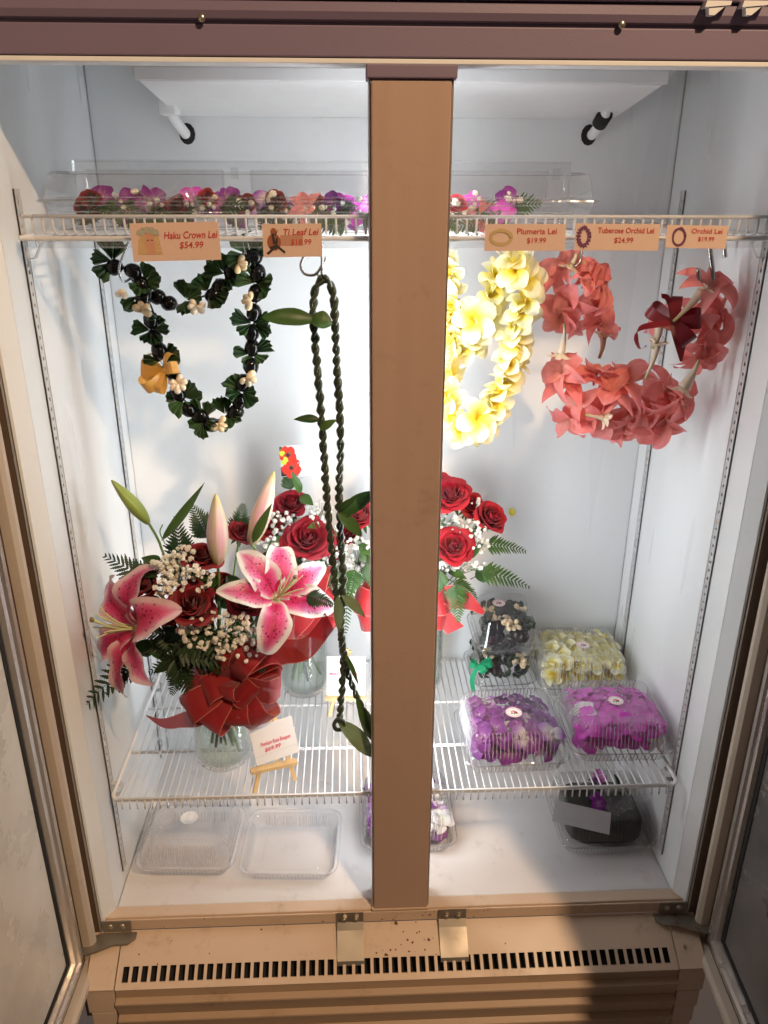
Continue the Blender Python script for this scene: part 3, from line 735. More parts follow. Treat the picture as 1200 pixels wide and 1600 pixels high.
def leaf(parent, base, tip, w, mat, normal, bow=.15, name='leaf', cup=.25, prof=lance, seed=1, twist=0):
    base = Vector(base); tip = Vector(tip); L = (tip - base).length
    y = (tip - base).normalized(); z = (Vector(normal) - y * Vector(normal).dot(y)).normalized(); x = y.cross(z)
    M = Matrix(((x.x, y.x, z.x, base.x), (x.y, y.y, z.y, base.y), (x.z, y.z, z.z, base.z), (0, 0, 0, 1)))
    g = G(); g.add(*petalgrid(L, w, prof, bow * 2, bow * 4, cup, 10, 4, seed=seed, ruffle=.06, twist=twist)); return g.obj(name, m[mat], parent, M)
def stem(parent, pts, r, mat='stem_green', name='stem', n=6):
    pp = smoothpath(pts, 6); g = G(); g.add(*tube(pp, r, n)); return g.obj(name, m[mat], parent)
# --- leatherleaf fern frond: arched midrib with paired, toothed leaflets
def pinna(L, w, teeth=6):
    v = []; f = []; uv = []; n = teeth * 2
    for i in range(n + 1):
        u = i / n; ww = w * math.sin(PI * min(1, u * .86 + .14)) ** .8 * (1.0 if i % 2 == 0 else 1.42) if i < n else .0004
        z = -.10 * L * u * u
        v += [(-ww, L * (u + (.05 if i % 2 else 0)), z - ww * .25), (0, L * u, z), (ww, L * (u + (.05 if i % 2 else 0)), z - ww * .25)]; uv += [(u, 0), (u, .5), (u, 1)]
    for i in range(n):
        a = 3 * i; f += [(a, a + 1, a + 4, a + 3), (a + 1, a + 2, a + 5, a + 4)]
    return v, f, uv
def frond(parent, base, tip, width, normal, mat='fern', sag=.12, n=13, name='fern_frond'):
    base = Vector(base); tip = Vector(tip); L = (tip - base).length; y = (tip - base).normalized()
    nz = (Vector(normal) - y * Vector(normal).dot(y)).normalized(); g = G()
    path = [base.lerp(tip, t) + nz * (sag * L * (4 * t * (1 - t))) for t in [i / 16 for i in range(17)]]
    g.add(*tube(path, [.0011 * (1 - .7 * i / 16) for i in range(17)], 5))
    for i in range(n):
        t = .16 + .84 * (i + .5) / n; k = min(15, int(t * 16)); p = path[k].lerp(path[k + 1], t * 16 - k); tg = (path[k + 1] - path[k]).normalized()
        nn = (nz - tg * nz.dot(tg)).normalized(); sd = tg.cross(nn)
        wl = width * (1 - t) ** .75 * (.62 + .38 * min(1, t * 5)) + .004
        for s_ in (-1, 1):
            d = (sd * s_ * math.sin(R(62 - 22 * t)) + tg * math.cos(R(62 - 22 * t)) + nn * ru(-.15, .15)).normalized()
            x = d.cross(nn).normalized(); zz = x.cross(d)
            M = Matrix(((x.x, d.x, zz.x, p.x), (x.y, d.y, zz.y, p.y), (x.z, d.z, zz.z, p.z), (0, 0, 0, 1)))
            v, f, uv = pinna(wl * ru(1.0, 1.2), max(.0014, wl * .105)); g.add(T(M, v), f, [(.2 + .8 * t * a, b) for a, b in uv])
    tipd = (path[-1] - path[-2]).normalized(); v, f, uv = pinna(width * .3, width * .05)
    return g.obj(name, m[mat], parent)
# --- gypsophila: tiny crumpled double blossoms on hair stems
def breathmesh(mat, seed):
    rs = random.Random(seed); g = G()
    g.add(*ball(.0030, .0030, .0026, 4, 7, .5, seed))
    for k in range(11):
        a = rs.random() * 6.28; el = rs.uniform(.1, 1.4); d = Vector((math.cos(a) * math.cos(el), math.sin(a) * math.cos(el), math.sin(el)))
        M = frame(d * .0015, d, spin=rs.random() * 6); 
        v, f, uv = petalgrid(.0034, .0017, ovate, R(50), R(60), .4, 2, 2, seed=k); g.add(T(M, v), f, uv)
    return g.mesh('breath_blossom', m[mat])
BRE = {k: [breathmesh(k, i) for i in range(3)] for k in ('breath_white', 'breath_cream')}
def breath(parent, pts, root, mat, size=1.0, name='gypsophila_sprig'):
    """pts: blossom positions; root: where the hair stems meet"""
    g = G(); root = Vector(root)
    for p in pts:
        mid = root.lerp(p, .6) + Vector((ru(-.008, .008), ru(-.008, .008), ru(-.002, .008))); g.add(*tube([root, mid, p], .0005, 4))
    o = g.obj(name, m['stem_green'], parent)
    for p in pts: link('blossom', random.choice(BRE[mat]), o, frame(p, (p - root).normalized() + Vector((ru(-.5, .5), ru(-.9, .1), ru(-.1, .5))), scale=size * ru(.55, 1.15), spin=ru(0, 6)))
    return o
def cloud(px, py, rx, ry, Y, n, dy=.03):
    out = []
    while len(out) < n:
        a, b = ru(-1, 1), ru(-1, 1)
        if a * a + b * b < 1: out.append(at(px + a * rx, py + b * ry, Y=Y + ru(-dy, dy)))
    return out
# --- ribbon
def ribbon(parent, path, width, mat, name='loop', n=6, curl=0.0, wn=None):
    """path of points, width: vector or list of vectors (half width each side)"""
    P = smoothpath(path, n); N = len(P); g = G()
    if isinstance(width, Vector): Wv = [width] * N
    else:
        Wv = smoothpath(width, n)
    def fn(u, v):
        i = min(N - 1, int(round(u * (N - 1)))); x = (v - .5) * 2; w = Wv[i]
        t = (P[min(i + 1, N - 1)] - P[max(i - 1, 0)]).normalized(); nn = t.cross(w.normalized())
        return P[i] + w * x + nn * (curl * w.length * x * x + .10 * w.length * noise.noise(P[i] * 55 + w * x * 40))
    g.add(*grid(N - 1, 6, fn)); return g.obj(name, m[mat], parent)
def bowloop(parent, c, d, side, L, w, mat, open_=.45, name='loop'):
    """a loop leaving c along d, opening perpendicular to d and side; ribbon width along side"""
    c = Vector(c); d = Vector(d).normalized(); side = (Vector(side) - d * Vector(side).dot(d)).normalized(); n = d.cross(side)
    h = L * open_
    pts = [c, c + d * L * .35 + n * h * .55, c + d * L * .78 + n * h * .85, c + d * L * 1.0 + n * h * .25, c + d * L * .92 - n * h * .45, c + d * L * .5 - n * h * .5, c]
    ws = [side * w * k for k in (.35, .8, 1, 1, 1, .8, .35)]
    return ribbon(parent, pts, ws, mat, name)
# --- kukui nuts, pleated ti leaf fans, cowries
def nutmesh(i, mat): g = G(); g.add(*ball(.0135, .0135, .0160, 10, 16, .10, i * 7)); return g.mesh('kukui_nut', m[mat])
NUT = [nutmesh(i, 'kukui') for i in range(3)]; NUTB = [nutmesh(i, 'kukui_brown') for i in range(2)]
def fanmesh(L, spread, folds, seed):
    rs = random.Random(seed); v = [(0, 0, 0)]; uv = [(0, .5)]; f = []; n = folds * 2
    for j in (.5, 1.0):
        for i in range(n + 1):
            a = spread * (i / n - .5); r = L * j * (1 + (.04 if i % 2 else -.05) + rs.uniform(-.08, .08)) * (1 - .10 * (2 * abs(i / n - .5)) ** 2)
            v.append((r * math.sin(a), r * math.cos(a), (.19 if i % 2 else -.07) * L * j + .18 * L * j * j + rs.uniform(-.05, .05) * L)); uv.append((j, i / n))
    for i in range(n): f += [(0, 1 + i, 2 + i), (1 + i, n + 2 + i, n + 3 + i, 2 + i)]
    g = G(); g.add(v, f, uv); return g.mesh('ti_leaf_fan', m['leaf_dark'], False)
FAN = [fanmesh(.032, R(52), 3, 1), fanmesh(.035, R(64), 3, 2), fanmesh(.031, R(44), 2, 3), fanmesh(.036, R(58), 4, 4), fanmesh(.028, R(80), 3, 5)]
g = G()
def cow(u, v):
    th = PI * u; ph = 2 * PI * v; k = 1 + .25 * math.cos(th)
    return Vector((.0054 * math.sin(th) * math.cos(ph) * k, .0045 * math.sin(th) * math.sin(ph) * k * (1 if math.sin(ph) > 0 else .6), .0085 * math.cos(th)))
g.add(*grid(9, 12, cow, close=True)); COW = g.mesh('cowrie', m['cowrie']); COWW = g.mesh('cowrie', m['cowrie_white'])
def nut(parent, P, axis, s=1.0, brown=False): return link('kukui_nut', random.choice(NUTB if brown else NUT), parent, frame(P, axis, scale=s * 1.04, spin=ru(0, 6)))
def fan(parent, P, outs, front, s=1.0, ):
    """a tuft of pleated leaf fans at P; outs: list of directions"""
    for d in outs:
        d = Vector(d).normalized(); nz = (Vector(front) - d * Vector(front).dot(d)).normalized(); x = d.cross(nz)
        k = s * ru(.9, 1.15); p = Vector(P) + d * .002
        M = Matrix(((x.x * k, d.x * k, nz.x * k, p.x), (x.y * k, d.y * k, nz.y * k, p.y), (x.z * k, d.z * k, nz.z * k, p.z), (0, 0, 0, 1)))
        link('ti_leaf', random.choice(FAN), parent, M @ rot('Y', ru(-.35, .35)))
def cowries(parent, P, dirs, front, s=1.0, white=False):
    for d in dirs:
        d = Vector(d).normalized(); q = Vector(P) + d * .0085 * s
        link('cowrie_shell', COWW if white else COW, parent, frame(q, d, Vector(front), s * ru(.88, 1.1)))
# --- lettering and flat print
def text(parent, s_, O, ex, ez, size, mat, shear=0., bold=.0, width=None, lift=.0007, align='CENTER', name='lettering'):
    cu = bpy.data.curves.new('lettering', 'FONT'); cu.body = s_; cu.align_x = align; cu.align_y = 'CENTER'; cu.size = size; cu.shear = shear; cu.offset = bold * size; cu.resolution_u = 3
    to = bpy.data.objects.new('lettering', cu); C.objects.link(to); bpy.context.view_layer.update()
    me = bpy.data.meshes.new_from_object(to.evaluated_get(bpy.context.evaluated_depsgraph_get())); bpy.data.objects.remove(to); bpy.data.curves.remove(cu)
    xs = [v.co.x for v in me.vertices]; k = width / (max(xs) - min(xs)) if width else 1
    ex = Vector(ex).normalized(); ez = Vector(ez).normalized(); n = ex.cross(ez); O = Vector(O) + n * lift
    me.materials.clear(); me.materials.append(m[mat])
    M = Matrix(((ex.x * k, ez.x, n.x, O.x), (ex.y * k, ez.y, n.y, O.y), (ex.z * k, ez.z, n.z, O.z), (0, 0, 0, 1)))
    return link(name, me, parent, M)
class Card:
    """flat thin card given by its top-left, top-right and bottom-left corners"""
    def __init__(s, name, tl, tr, bl, mat, label, cat, group=None, th=.0008, parent=None):
        s.ex = (tr - tl); s.w = s.ex.length; s.ex.normalize(); ez = (tl - bl); s.h = ez.length; s.ez = (ez - s.ex * ez.dot(s.ex)).normalized(); s.n = s.ex.cross(s.ez)
        s.o = tl; v = [tl, tr, tr - s.ez * s.h, tl - s.ez * s.h]; g = G(); g.add(v + [p - s.n * th for p in v], [(0, 3, 2, 1), (4, 5, 6, 7), (0, 1, 5, 4), (1, 2, 6, 5), (2, 3, 7, 6), (3, 0, 4, 7)])
        s.c = tl.lerp(tr - s.ez * s.h, .5)
        s.ob = g.obj(name, m[mat], parent, None, False)
        if label: tag(s.ob, label, cat, group)
        s.k = 0
    def p(s, u, v): return s.o + s.ex * (u * s.w) - s.ez * (v * s.h)
    def text(s, t, u, v, size, mat, **k): return text(s.ob, t, s.p(u, v), s.ex, s.ez, size * s.h, mat, **k)
    def poly(s, pts, mat, lift=None, name='print'):
        s.k += 1; l = s.n * (.0003 + .00004 * s.k if lift is None else lift); g = G(); g.add([s.p(*q) + l for q in pts], [tuple(range(len(pts)))]); return g.obj(name, m[mat], s.ob, None, False)
    def disc(s, u, v, r, mat, ry=None, n=14, wob=0, name='print', a0=0):
        ry = ry or r; r = r; return s.poly([(u + r * (s.h / s.w) * math.cos(2 * PI * k / n + a0) * (1 + wob * math.sin(k * 2.4 + u * 40)), v + ry * math.sin(2 * PI * k / n + a0) * (1 + wob * math.sin(k * 2.4 + u * 40))) for k in range(n)], mat, name=name)
# --- round shop sticker
def sticker(parent, P, n, r=.016, up=Vector((0, 1, 0)), plainw=False):
    M = frame(P, n, up)
    def disc(rad, z, mat, cx=0, cy=0, k=28, name='label_print', r2=None, par=None):
        g = G(); v = [(cx + rad * math.cos(2 * PI * i / k), cy + rad * math.sin(2 * PI * i / k), z) for i in range(k)]
        if r2:
            v += [(cx + r2 * math.cos(2 * PI * i / k), cy + r2 * math.sin(2 * PI * i / k), z) for i in range(k)]; f = [(i, (i + 1) % k, k + (i + 1) % k, k + i) for i in range(k)]
        else: f = [tuple(range(k))]
        g.add(v, f); return g.obj(name, m[mat], par or parent, M, False)
    o = disc(r, .0004, 'sticker_white', name='round_sticker')
    if plainw: return o
    disc(r * .97, .0007, 'sticker_pink', r2=r * .91, par=o)
    for i in range(22):
        a = 2 * PI * i / 22
        if abs(math.sin(a)) < .25: continue
        disc(r * .085, .0007, 'sticker_pink', r * .76 * math.cos(a), r * .76 * math.sin(a), 5, par=o)
    for cx, cy, rr, mt in ((-.18, .10, .24, 'sticker_pink'), (.22, -.05, .22, 'ink_red'), (.22, -.05, .11, 'ink_purple'), (-.30, -.25, .13, 'ink_green'), (.0, -.32, .13, 'ink_green'), (.32, -.32, .11, 'ink_green'), (.05, .24, .10, 'ink_green')):
        disc(r * rr, .0007 + .00008 * (cx + 1), mt, cx * r, cy * r, 9, par=o)
    return o

# ================================================================== price cards on the upper shelf
YC = .0205
def pcard(tl, tr, bl, label):
    return Card('price_card', at(*tl, Y=YC), at(*tr, Y=YC), at(*bl, Y=YC - .004), 'card_tan', label, 'price card', 'price cards on the upper shelf')
c = pcard((202, 349), (341, 346), (205, 409), 'peach price card reading Haku Crown Lei with a portrait')
c.text('Haku Crown Lei', .67, .34, .26, 'ink_red', shear=.22, bold=.015, width=.083); c.text('$54.99', .67, .60, .24, 'ink_red', shear=.18, bold=.01)
c.poly([(.06, .82), (.08, .45), (.12, .25), (.17, .18), (.25, .2), (.31, .35), (.34, .82)], 'ink_blonde'); c.disc(.21, .50, .19, 'ink_skin', .27); c.poly([(.15, .82), (.19, .66), (.25, .66), (.30, .82)], 'ink_skin')
c.poly([(.11, .82), (.13, .4), (.16, .35), (.15, .6), (.16, .82)], 'ink_sand'); c.poly([(.26, .36), (.30, .4), (.335, .82), (.27, .82)], 'ink_blonde')
for k in range(9): c.disc(.10 + .024 * k, .27 - .10 * math.sin(PI * (k + .5) / 9) + .02 * (k % 2), .085, 'ink_grey', wob=.2, n=9)
c.poly([(.18, .44), (.20, .43), (.20, .455), (.18, .46)], 'ink_dark'); c.poly([(.225, .43), (.245, .44), (.245, .46), (.225, .455)], 'ink_dark')
c = pcard((409, 350), (502, 349), (411, 402), 'peach price card reading Ti Leaf Lei with a brown gourd picture')
c.poly([(.3, .34), (.68, .34), (.68, .66), (.3, .66)], 'card_tan_dark'); c.text('Ti Leaf Lei', .64, .26, .27, 'ink_red', shear=.22, bold=.015, width=.055); c.text('$18.99', .64, .56, .24, 'ink_red', shear=.18, bold=.01)
c.disc(.19, .55, .22, 'ink_brown', .26); c.disc(.19, .24, .10, 'ink_brown', .12)
for q in ([(.15, .3), (.19, .28), (.22, .6), (.17, .62)], [(.05, .88), (.2, .66), (.23, .7), (.09, .93)], [(.2, .66), (.24, .62), (.38, .84), (.36, .9)], [(.12, .2), (.20, .32), (.28, .16), (.22, .36)], [(.22, .45), (.26, .40), (.24, .75), (.20, .78)], [(.1, .7), (.22, .62), (.24, .68), (.14, .78)]): c.poly(q, 'ink_dark')
c = pcard((758, 350), (885, 350), (760, 392), 'peach price card reading Plumeria Lei with a pale garland picture')
c.text('Plumeria Lei', .64, .28, .30, 'ink_red', bold=.012, width=.063); c.text('$19.99', .64, .62, .28, 'ink_red', bold=.01)
for k in range(26): a = 2 * PI * k / 26; c.disc(.20 + .125 * math.cos(a), .50 + .26 * math.sin(a), .075, 'ink_sand', wob=.25, n=7)
c = pcard((900, 349), (1032, 350), (906, 390), 'peach price card reading Tuberose Orchid Lei')
c.text('Tuberose Orchid Lei', .60, .26, .29, 'ink_red', bold=.012, width=.090); c.text('$24.99', .58, .62, .28, 'ink_red', bold=.01)
for k in range(16): a = 2 * PI * k / 16; c.disc(.10 + .065 * math.cos(a), .50 + .34 * math.sin(a), .085, 'ink_purple', wob=.45, n=9)
c = pcard((1043, 351), (1138, 353), (1048, 386), 'peach price card reading Orchid Lei at the right end')
c.text('Orchid Lei', .66, .26, .30, 'ink_red', bold=.012, width=.050); c.text('$19.99', .66, .60, .28, 'ink_red', bold=.01)
for k in range(34): a = 2 * PI * k / 34; c.disc(.21 + .10 * math.cos(a), .52 + .37 * math.sin(a), .06, 'ink_purple', wob=.4, n=6)
# ================================================================== hooks
def hook(pts, label, r=.0022, Y=None):
    P = [at(q[0], q[1], Y=(q[2] if len(q) > 2 else Y)) for q in pts]
    g = G(); g.add(*tube(smoothpath(P, 6), r, 10)); o = g.obj('s_hook', m['steel'], None)
    return tag(o, label, 'hook', 'steel hooks under the upper shelf')
hook([(202, 368, 0.185), (199, 385, 0.180), (190, 405, 0.175), (186, 425, 0.175), (193, 440, 0.180), (203, 436, 0.195)], 'bent steel hook at the far left holding the nut lei')
hook([(378, 372, 0.205), (382, 390, 0.200), (390, 404, 0.200), (398, 398, 0.215)], 'steel hook above the right side of the nut lei', .002)
hook([(488, 372, .06), (476, 398, .055), (470, 415, .05), (476, 428, .046), (492, 429, .046), (503, 415, .05), (510, 402, .055)], 'open curled steel hook above the braided rope lei', .0024)
hook([(503, 380, .055), (503, 405, .050), (503, 425, .046), (502, 437, .05), (497, 430, .06)], 'thin straight steel hook through the top of the braided rope', .0022)
hook([(905, 375, 0.245), (908, 392, 0.235), (906, 408, 0.230), (897, 417, 0.225), (899, 407, 0.245)], 'small steel hook at the left top of the coral lei', .0024)
hook([(1108, 380, 0.155), (1111, 405, 0.150), (1114, 435, 0.145), (1109, 450, 0.140), (1100, 452, 0.135), (1093, 440, 0.130), (1091, 420, 0.125)], 'thick steel hook holding the right end of the coral lei', .0042)
hook([(1131, 380, 0.210), (1132, 392, 0.210), (1133, 402, 0.210)], 'cut steel rod end under the orchid price card', .0042)
hook([(812, 372, 0.220), (814, 392, 0.215), (816, 412, 0.210), (808, 414, 0.220)], 'steel hook hidden in the top of the yellow lei', .0022)

# ================================================================== black kukui nut lei
KY = .215
kl = empty('nut_lei', at(300, 660, Y=KY)); tag(kl, 'garland of black nuts, pleated green leaves and cowries with a gold ribbon bow', 'lei')
PATH = [(190, 415), (222, 455), (262, 478), (300, 470), (338, 452), (362, 428), (375, 405), (386, 390), (400, 425), (402, 455), (398, 490), (396, 525), (393, 565), (388, 595), (372, 630), (345, 655), (315, 650), (288, 625), (272, 590), (255, 545), (245, 505), (232, 470), (205, 430)]
kp = smoothpath([at(a, b, Y=KY + (.035 if 2 <= i <= 6 else 0)) for i, (a, b) in enumerate(PATH)], 6, True)
g = G(); g.add(*tube(kp, .0018, 6, closed=True)); g.obj('cord', m['ink_dark'], kl)
def kY(px, py): return KY + (.03 if (235 < px < 372 and py < 500) else 0)
for px, py, ax, ay in ((178, 418, 1, .6), (208, 424, 1, -.4), (224, 466, .4, 1), (246, 464, 1, .3), (264, 474, 1, 0), (334, 462, .9, .4), (345, 448, 1, .5), (362, 424, .6, 1), (384, 410, .7, .7), (396, 402, 1, .2), (403, 427, 0, 1), (400, 458, .1, 1), (397, 489, 0, 1), (393, 520, .1, 1), (394, 543, 0, 1), (392, 572, 0, 1), (380, 598, .3, 1), (374, 627, .2, 1), (368, 644, .7, .6), (312, 650, 1, .1), (294, 640, .8, -.5), (278, 615, .6, -.8), (270, 583, .4, -1), (249, 548, .4, -1), (242, 528, .5, -.9), (236, 500, .2, -1), (330, 664, 1, 0), (222, 446, .5, -.8)):
    P = at(px, py, Y=kY(px, py) - .009); nut(kl, P, CR * ax + CU * ay, ru(.98, 1.08))
for px, py, outs in ((176, 408, [(-1, .25), (-.3, 1), (-.7, -.8), (.3, .7)]), (225, 440, [(.7, .3), (.9, -.2), (-.5, -.4), (0, -1), (.3, 1)]), (290, 468, [(-.35, 1), (.35, .7), (-.4, -1), (.8, .1), (.1, -.4)]), (325, 456, [(-.2, 1), (.7, .6), (.5, -1), (.9, -.2), (-.6, .5)]), (352, 428, [(-.9, .25), (-.2, 1), (.6, -.9), (.1, -.9), (.9, -.1)]), (392, 400, [(-.5, .6), (.3, .9), (.8, .3), (-.9, -.2)]), (401, 442, [(-.9, .3), (.9, .2), (.6, -.7), (-.3, .8), (.95, -.2)]), (395, 505, [(-1, .35), (-.7, -.5), (.9, .2), (.8, -.5), (.1, .9)]), (394, 552, [(-.9, .1), (.8, .5), (.8, -.6), (-.3, -.5)]), (378, 612, [(-.9, -.2), (-.3, .9), (.9, -.1), (.7, -.8), (-.7, .7), (.3, .6)]), (352, 648, [(.2, 1), (-.5, .8), (.9, -.2), (.6, -.9), (-.1, -.6)]), (318, 655, [(-.7, -.5), (-.2, -1), (.4, .9), (-.5, .7), (.6, -.4)]), (288, 622, [(-1, .1), (-.7, -.8), (.8, .7), (.9, .1), (.4, .8)]), (256, 562, [(-.9, -.1), (.7, .8), (.9, .1), (.2, -.9)]), (236, 516, [(-1, .2), (-.6, -.8), (.9, .1), (.7, -.8), (.6, .8), (.1, -.5)]), (230, 480, [(-.8, .1), (.3, -.7)]), (216, 462, [(-.7, -.4), (.8, .5)])):
    P = at(px, py, Y=kY(px, py) - .011); fr = (CAM - P).normalized()
    fan(kl, P, [CR * a + CU * b + fr * ru(-.15, .35) for a, b in outs], fr, ru(.92, 1.06))
for px, py, wh, n, base in ((222, 486, 0, 4, 1.7), (308, 478, 1, 5, -1.4), (372, 412, 0, 4, .2), (392, 470, 0, 4, 3.3), (386, 590, 0, 4, -.4), (278, 600, 1, 6, -.7), (342, 662, 0, 4, -.3), (192, 452, 1, 2, -1.2)):
    P = at(px, py, Y=kY(px, py) - .027); fr = (CAM - P).normalized()
    for k in range(n):
        a = base + (k - n / 2) * .95 + ru(-.2, .2); off = (CR * math.cos(a) + CU * math.sin(a))
        q = P + off * .009; link('cowrie_shell', COWW if wh else COW, kl, frame(q, off + fr * ru(-.3, .5), fr, ru(.95, 1.25)))
# gold ribbon bow tied in the lei
bw = empty('ribbon_bow', at(257, 578, Y=KY - .03)); tag(bw, 'gold satin ribbon bow tied on the black nut lei', 'ribbon')
bc = at(257, 580, Y=KY - .028); fr = (CAM - bc).normalized()
bowloop(bw, bc, CR * .45 + CU * .9, CR * .6 - CU * .3 + fr * .6, .036, .008, 'gold_satin', .55)
bowloop(bw, bc, CR * .8 + CU * .25 + fr * .3, CU * .8 - CR * .3, .028, .011, 'gold_satin', .5)
bowloop(bw, bc, -CR * .95 + CU * .15, CU * .85 + fr * .5, .044, .013, 'gold_satin', .4)
bowloop(bw, bc, -CR * .75 - CU * .6 + fr * .2, CU * .5 - CR * .4 + fr * .5, .050, .012, 'gold_satin', .5)
bowloop(bw, bc, -CR * .35 - CU * .95, CR * .8 + fr * .2, .042, .013, 'gold_satin', .4)
bowloop(bw, bc, -CR * .9 + CU * .55, fr * .8 + CU * .5, .046, .003, 'gold_satin', .5)
g = G(); g.add(*ball(.006, .006, .006, 6, 10, .2)); g.obj('knot', m['gold_satin'], bw, Matrix.Translation(bc))

# ================================================================== braided ti leaf rope
TY = .045
tl = empty('braided_rope_lei', at(560, 1170, Y=TY)); tag(tl, 'dark green braided leaf rope hanging doubled beside the centre post', 'lei')
ropeA = [(504, 434, TY), (494, 450, TY), (489, 480, TY), (492, 530, TY), (497, 590, TY), (502, 650, TY), (506, 710, TY), (510, 770, TY), (514, 820, TY), (519, 870, TY), (524, 920, TY), (530, 965, TY), (534, 1000, TY), (536, 1040, TY), (534, 1080, TY), (530, 1128, TY)]
ropeB = [(504, 434, TY), (516, 444, TY), (522, 470, TY), (524, 520, TY), (527, 580, TY), (531, 650, TY), (532, 710, TY), (530, 760, TY), (530, 800, TY), (533, 850, TY), (536, 900, TY), (534, 950, TY - .008), (534, 1000, TY - .012), (543, 1050, TY), (556, 1085, TY), (568, 1112, TY)]
def rope(pts):
    P = smoothpath([at(*q[:2], Y=q[2]) for q in pts], 14); P = resample(P, .0022)
    for ply in range(2):
        out = []; a0 = None; s_ = 0
        for i, p in enumerate(P):
            t = (P[min(i + 1, len(P) - 1)] - P[max(i - 1, 0)]).normalized(); a = CR - t * CR.dot(t); a.normalize(); b = t.cross(a)
            th = i * .0022 / .041 * 2 * PI + ply * PI + .9 * math.sin(i * .05 + len(P))
            out.append(p + (a * math.cos(th) + b * math.sin(th)) * .0036)
        rr = [.0044 * (1 + .22 * math.sin(i * .9 + ply) * math.sin(i * .23)) for i in range(len(out))]
        g = G(); v, f, uv = tube(out, rr, 8, flat=.75); g.add(v, f, [(a * 9 % 1, b) for a, b in uv]); g.obj('braid_ply', m['ti_rope'], tl)
rope(ropeA); rope(ropeB)
nC = lambda P: (CAM - P).normalized()
def tleaf(b, t, w, mat, Y=TY, tY=None, bow=.1, tw=0):
    B = at(*b, Y=Y); Tt = at(*t, Y=Y if tY is None else tY); return leaf(tl, B, Tt, w, mat, nC(B) + CU * .4, bow, cup=.3, prof=ovate if w > .012 else lance, twist=tw)
tleaf((492, 500), (410, 496), .0155, 'leaf_mid', TY - .008, TY - .02, .12); tleaf((488, 500), (520, 505), .0165, 'leaf_mid', TY - .012, None, .2, .3)
tleaf((500, 656), (458, 655), .009, 'leaf_dark', TY - .006, None, .1); tleaf((500, 672), (527, 655), .009, 'leaf_mid', TY - .01, None, .15)
tleaf((532, 808), (585, 768), .015, 'leaf_dark', TY - .01, .06, .12); tleaf((528, 802), (566, 838), .013, 'leaf_mid', TY - .014, None, .12, .4); tleaf((528, 796), (560, 775), .006, 'leaf_dark', TY - .01)
tleaf((528, 930), (530, 990), .011, 'leaf_pale', TY - .02, None, .12); tleaf((534, 930), (572, 965), .012, 'leaf_pale', TY - .018, None, .12, .3)
tleaf((538, 1020), (562, 1075), .006, 'leaf_mid', TY - .01, None, .2, .6)
tleaf((530, 1128), (584, 1182), .019, 'leaf_pale', TY - .01, None, .1, .2); tleaf((560, 1100), (586, 1160), .014, 'leaf_pale', TY - .006, None, .1, -.3); tleaf((556, 1090), (580, 1150), .009, 'leaf_mid', TY - .012, None, .1, .3)
g = G(); g.add(*tube(smoothpath([at(522, 1132, Y=TY - .008), at(528, 1124, Y=TY - .014), at(537, 1128, Y=TY - .010), at(536, 1138, Y=TY - .006), at(526, 1140, Y=TY - .008)], 5, True), .0045, 8, closed=True)); g.obj('knot', m['ti_rope'], tl)

# ================================================================== yellow plumeria lei
PY = .215
pl = empty('plumeria_lei', at(740, 690, Y=PY)); tag(pl, 'yellow and white plumeria garland hanging right of the post', 'lei')
main = [(808, 408), (822, 440), (824, 462), (815, 492), (805, 520), (801, 548), (798, 575), (788, 600), (778, 625), (770, 645), (755, 665), (735, 672), (714, 668), (700, 645), (696, 615), (700, 585), (700, 555)]
swag = [(796, 410), (775, 432), (768, 462), (758, 490), (745, 520), (728, 545), (708, 545), (702, 515), (706, 480), (702, 450), (698, 420), (690, 400)]
for pts, y, step in ((swag, PY + .035, .0185), (main, PY, .0200)):
    P = resample(smoothpath([at(a, b, Y=y) for a, b in pts], 8), step); N = len(P)
    g = G(); g.add(*tube(P, .0012, 5)); g.obj('string', m['card_white'], pl)
    for i, p in enumerate(P):
        t = (P[min(i + 1, N - 1)] - P[max(i - 1, 0)]).normalized(); fr = nC(p)
        ax = t * -.55 + fr * ru(.35, .95) + CR * ru(-.5, .5) + CU * ru(-.1, .35)
        plumeria(pl, p + fr * ru(0, .006), ax, ru(.86, 1.06))
        if i % 2 == 0: plumeria(pl, p + CR * ru(-.006, .006) - fr * .008, t * -.6 + fr * ru(-.4, .3) + CR * random.choice((-1, 1)), ru(.8, .95))
P = at(745, 655, Y=PY - .02); plumeria(pl, P, nC(P) + CR * .4 + CU * .1, 1.12)
P = at(806, 425, Y=PY - .02); plumeria(pl, P, nC(P) + CU * .5, 1.05)
P = at(742, 500, Y=PY + .01); plumeria(pl, P, nC(P) + CU * .1, 1.12)
stem(pl, [at(812, 400, Y=PY), at(816, 430, Y=PY - .01), at(823, 452, Y=PY - .012)], .0018, 'ink_sand')

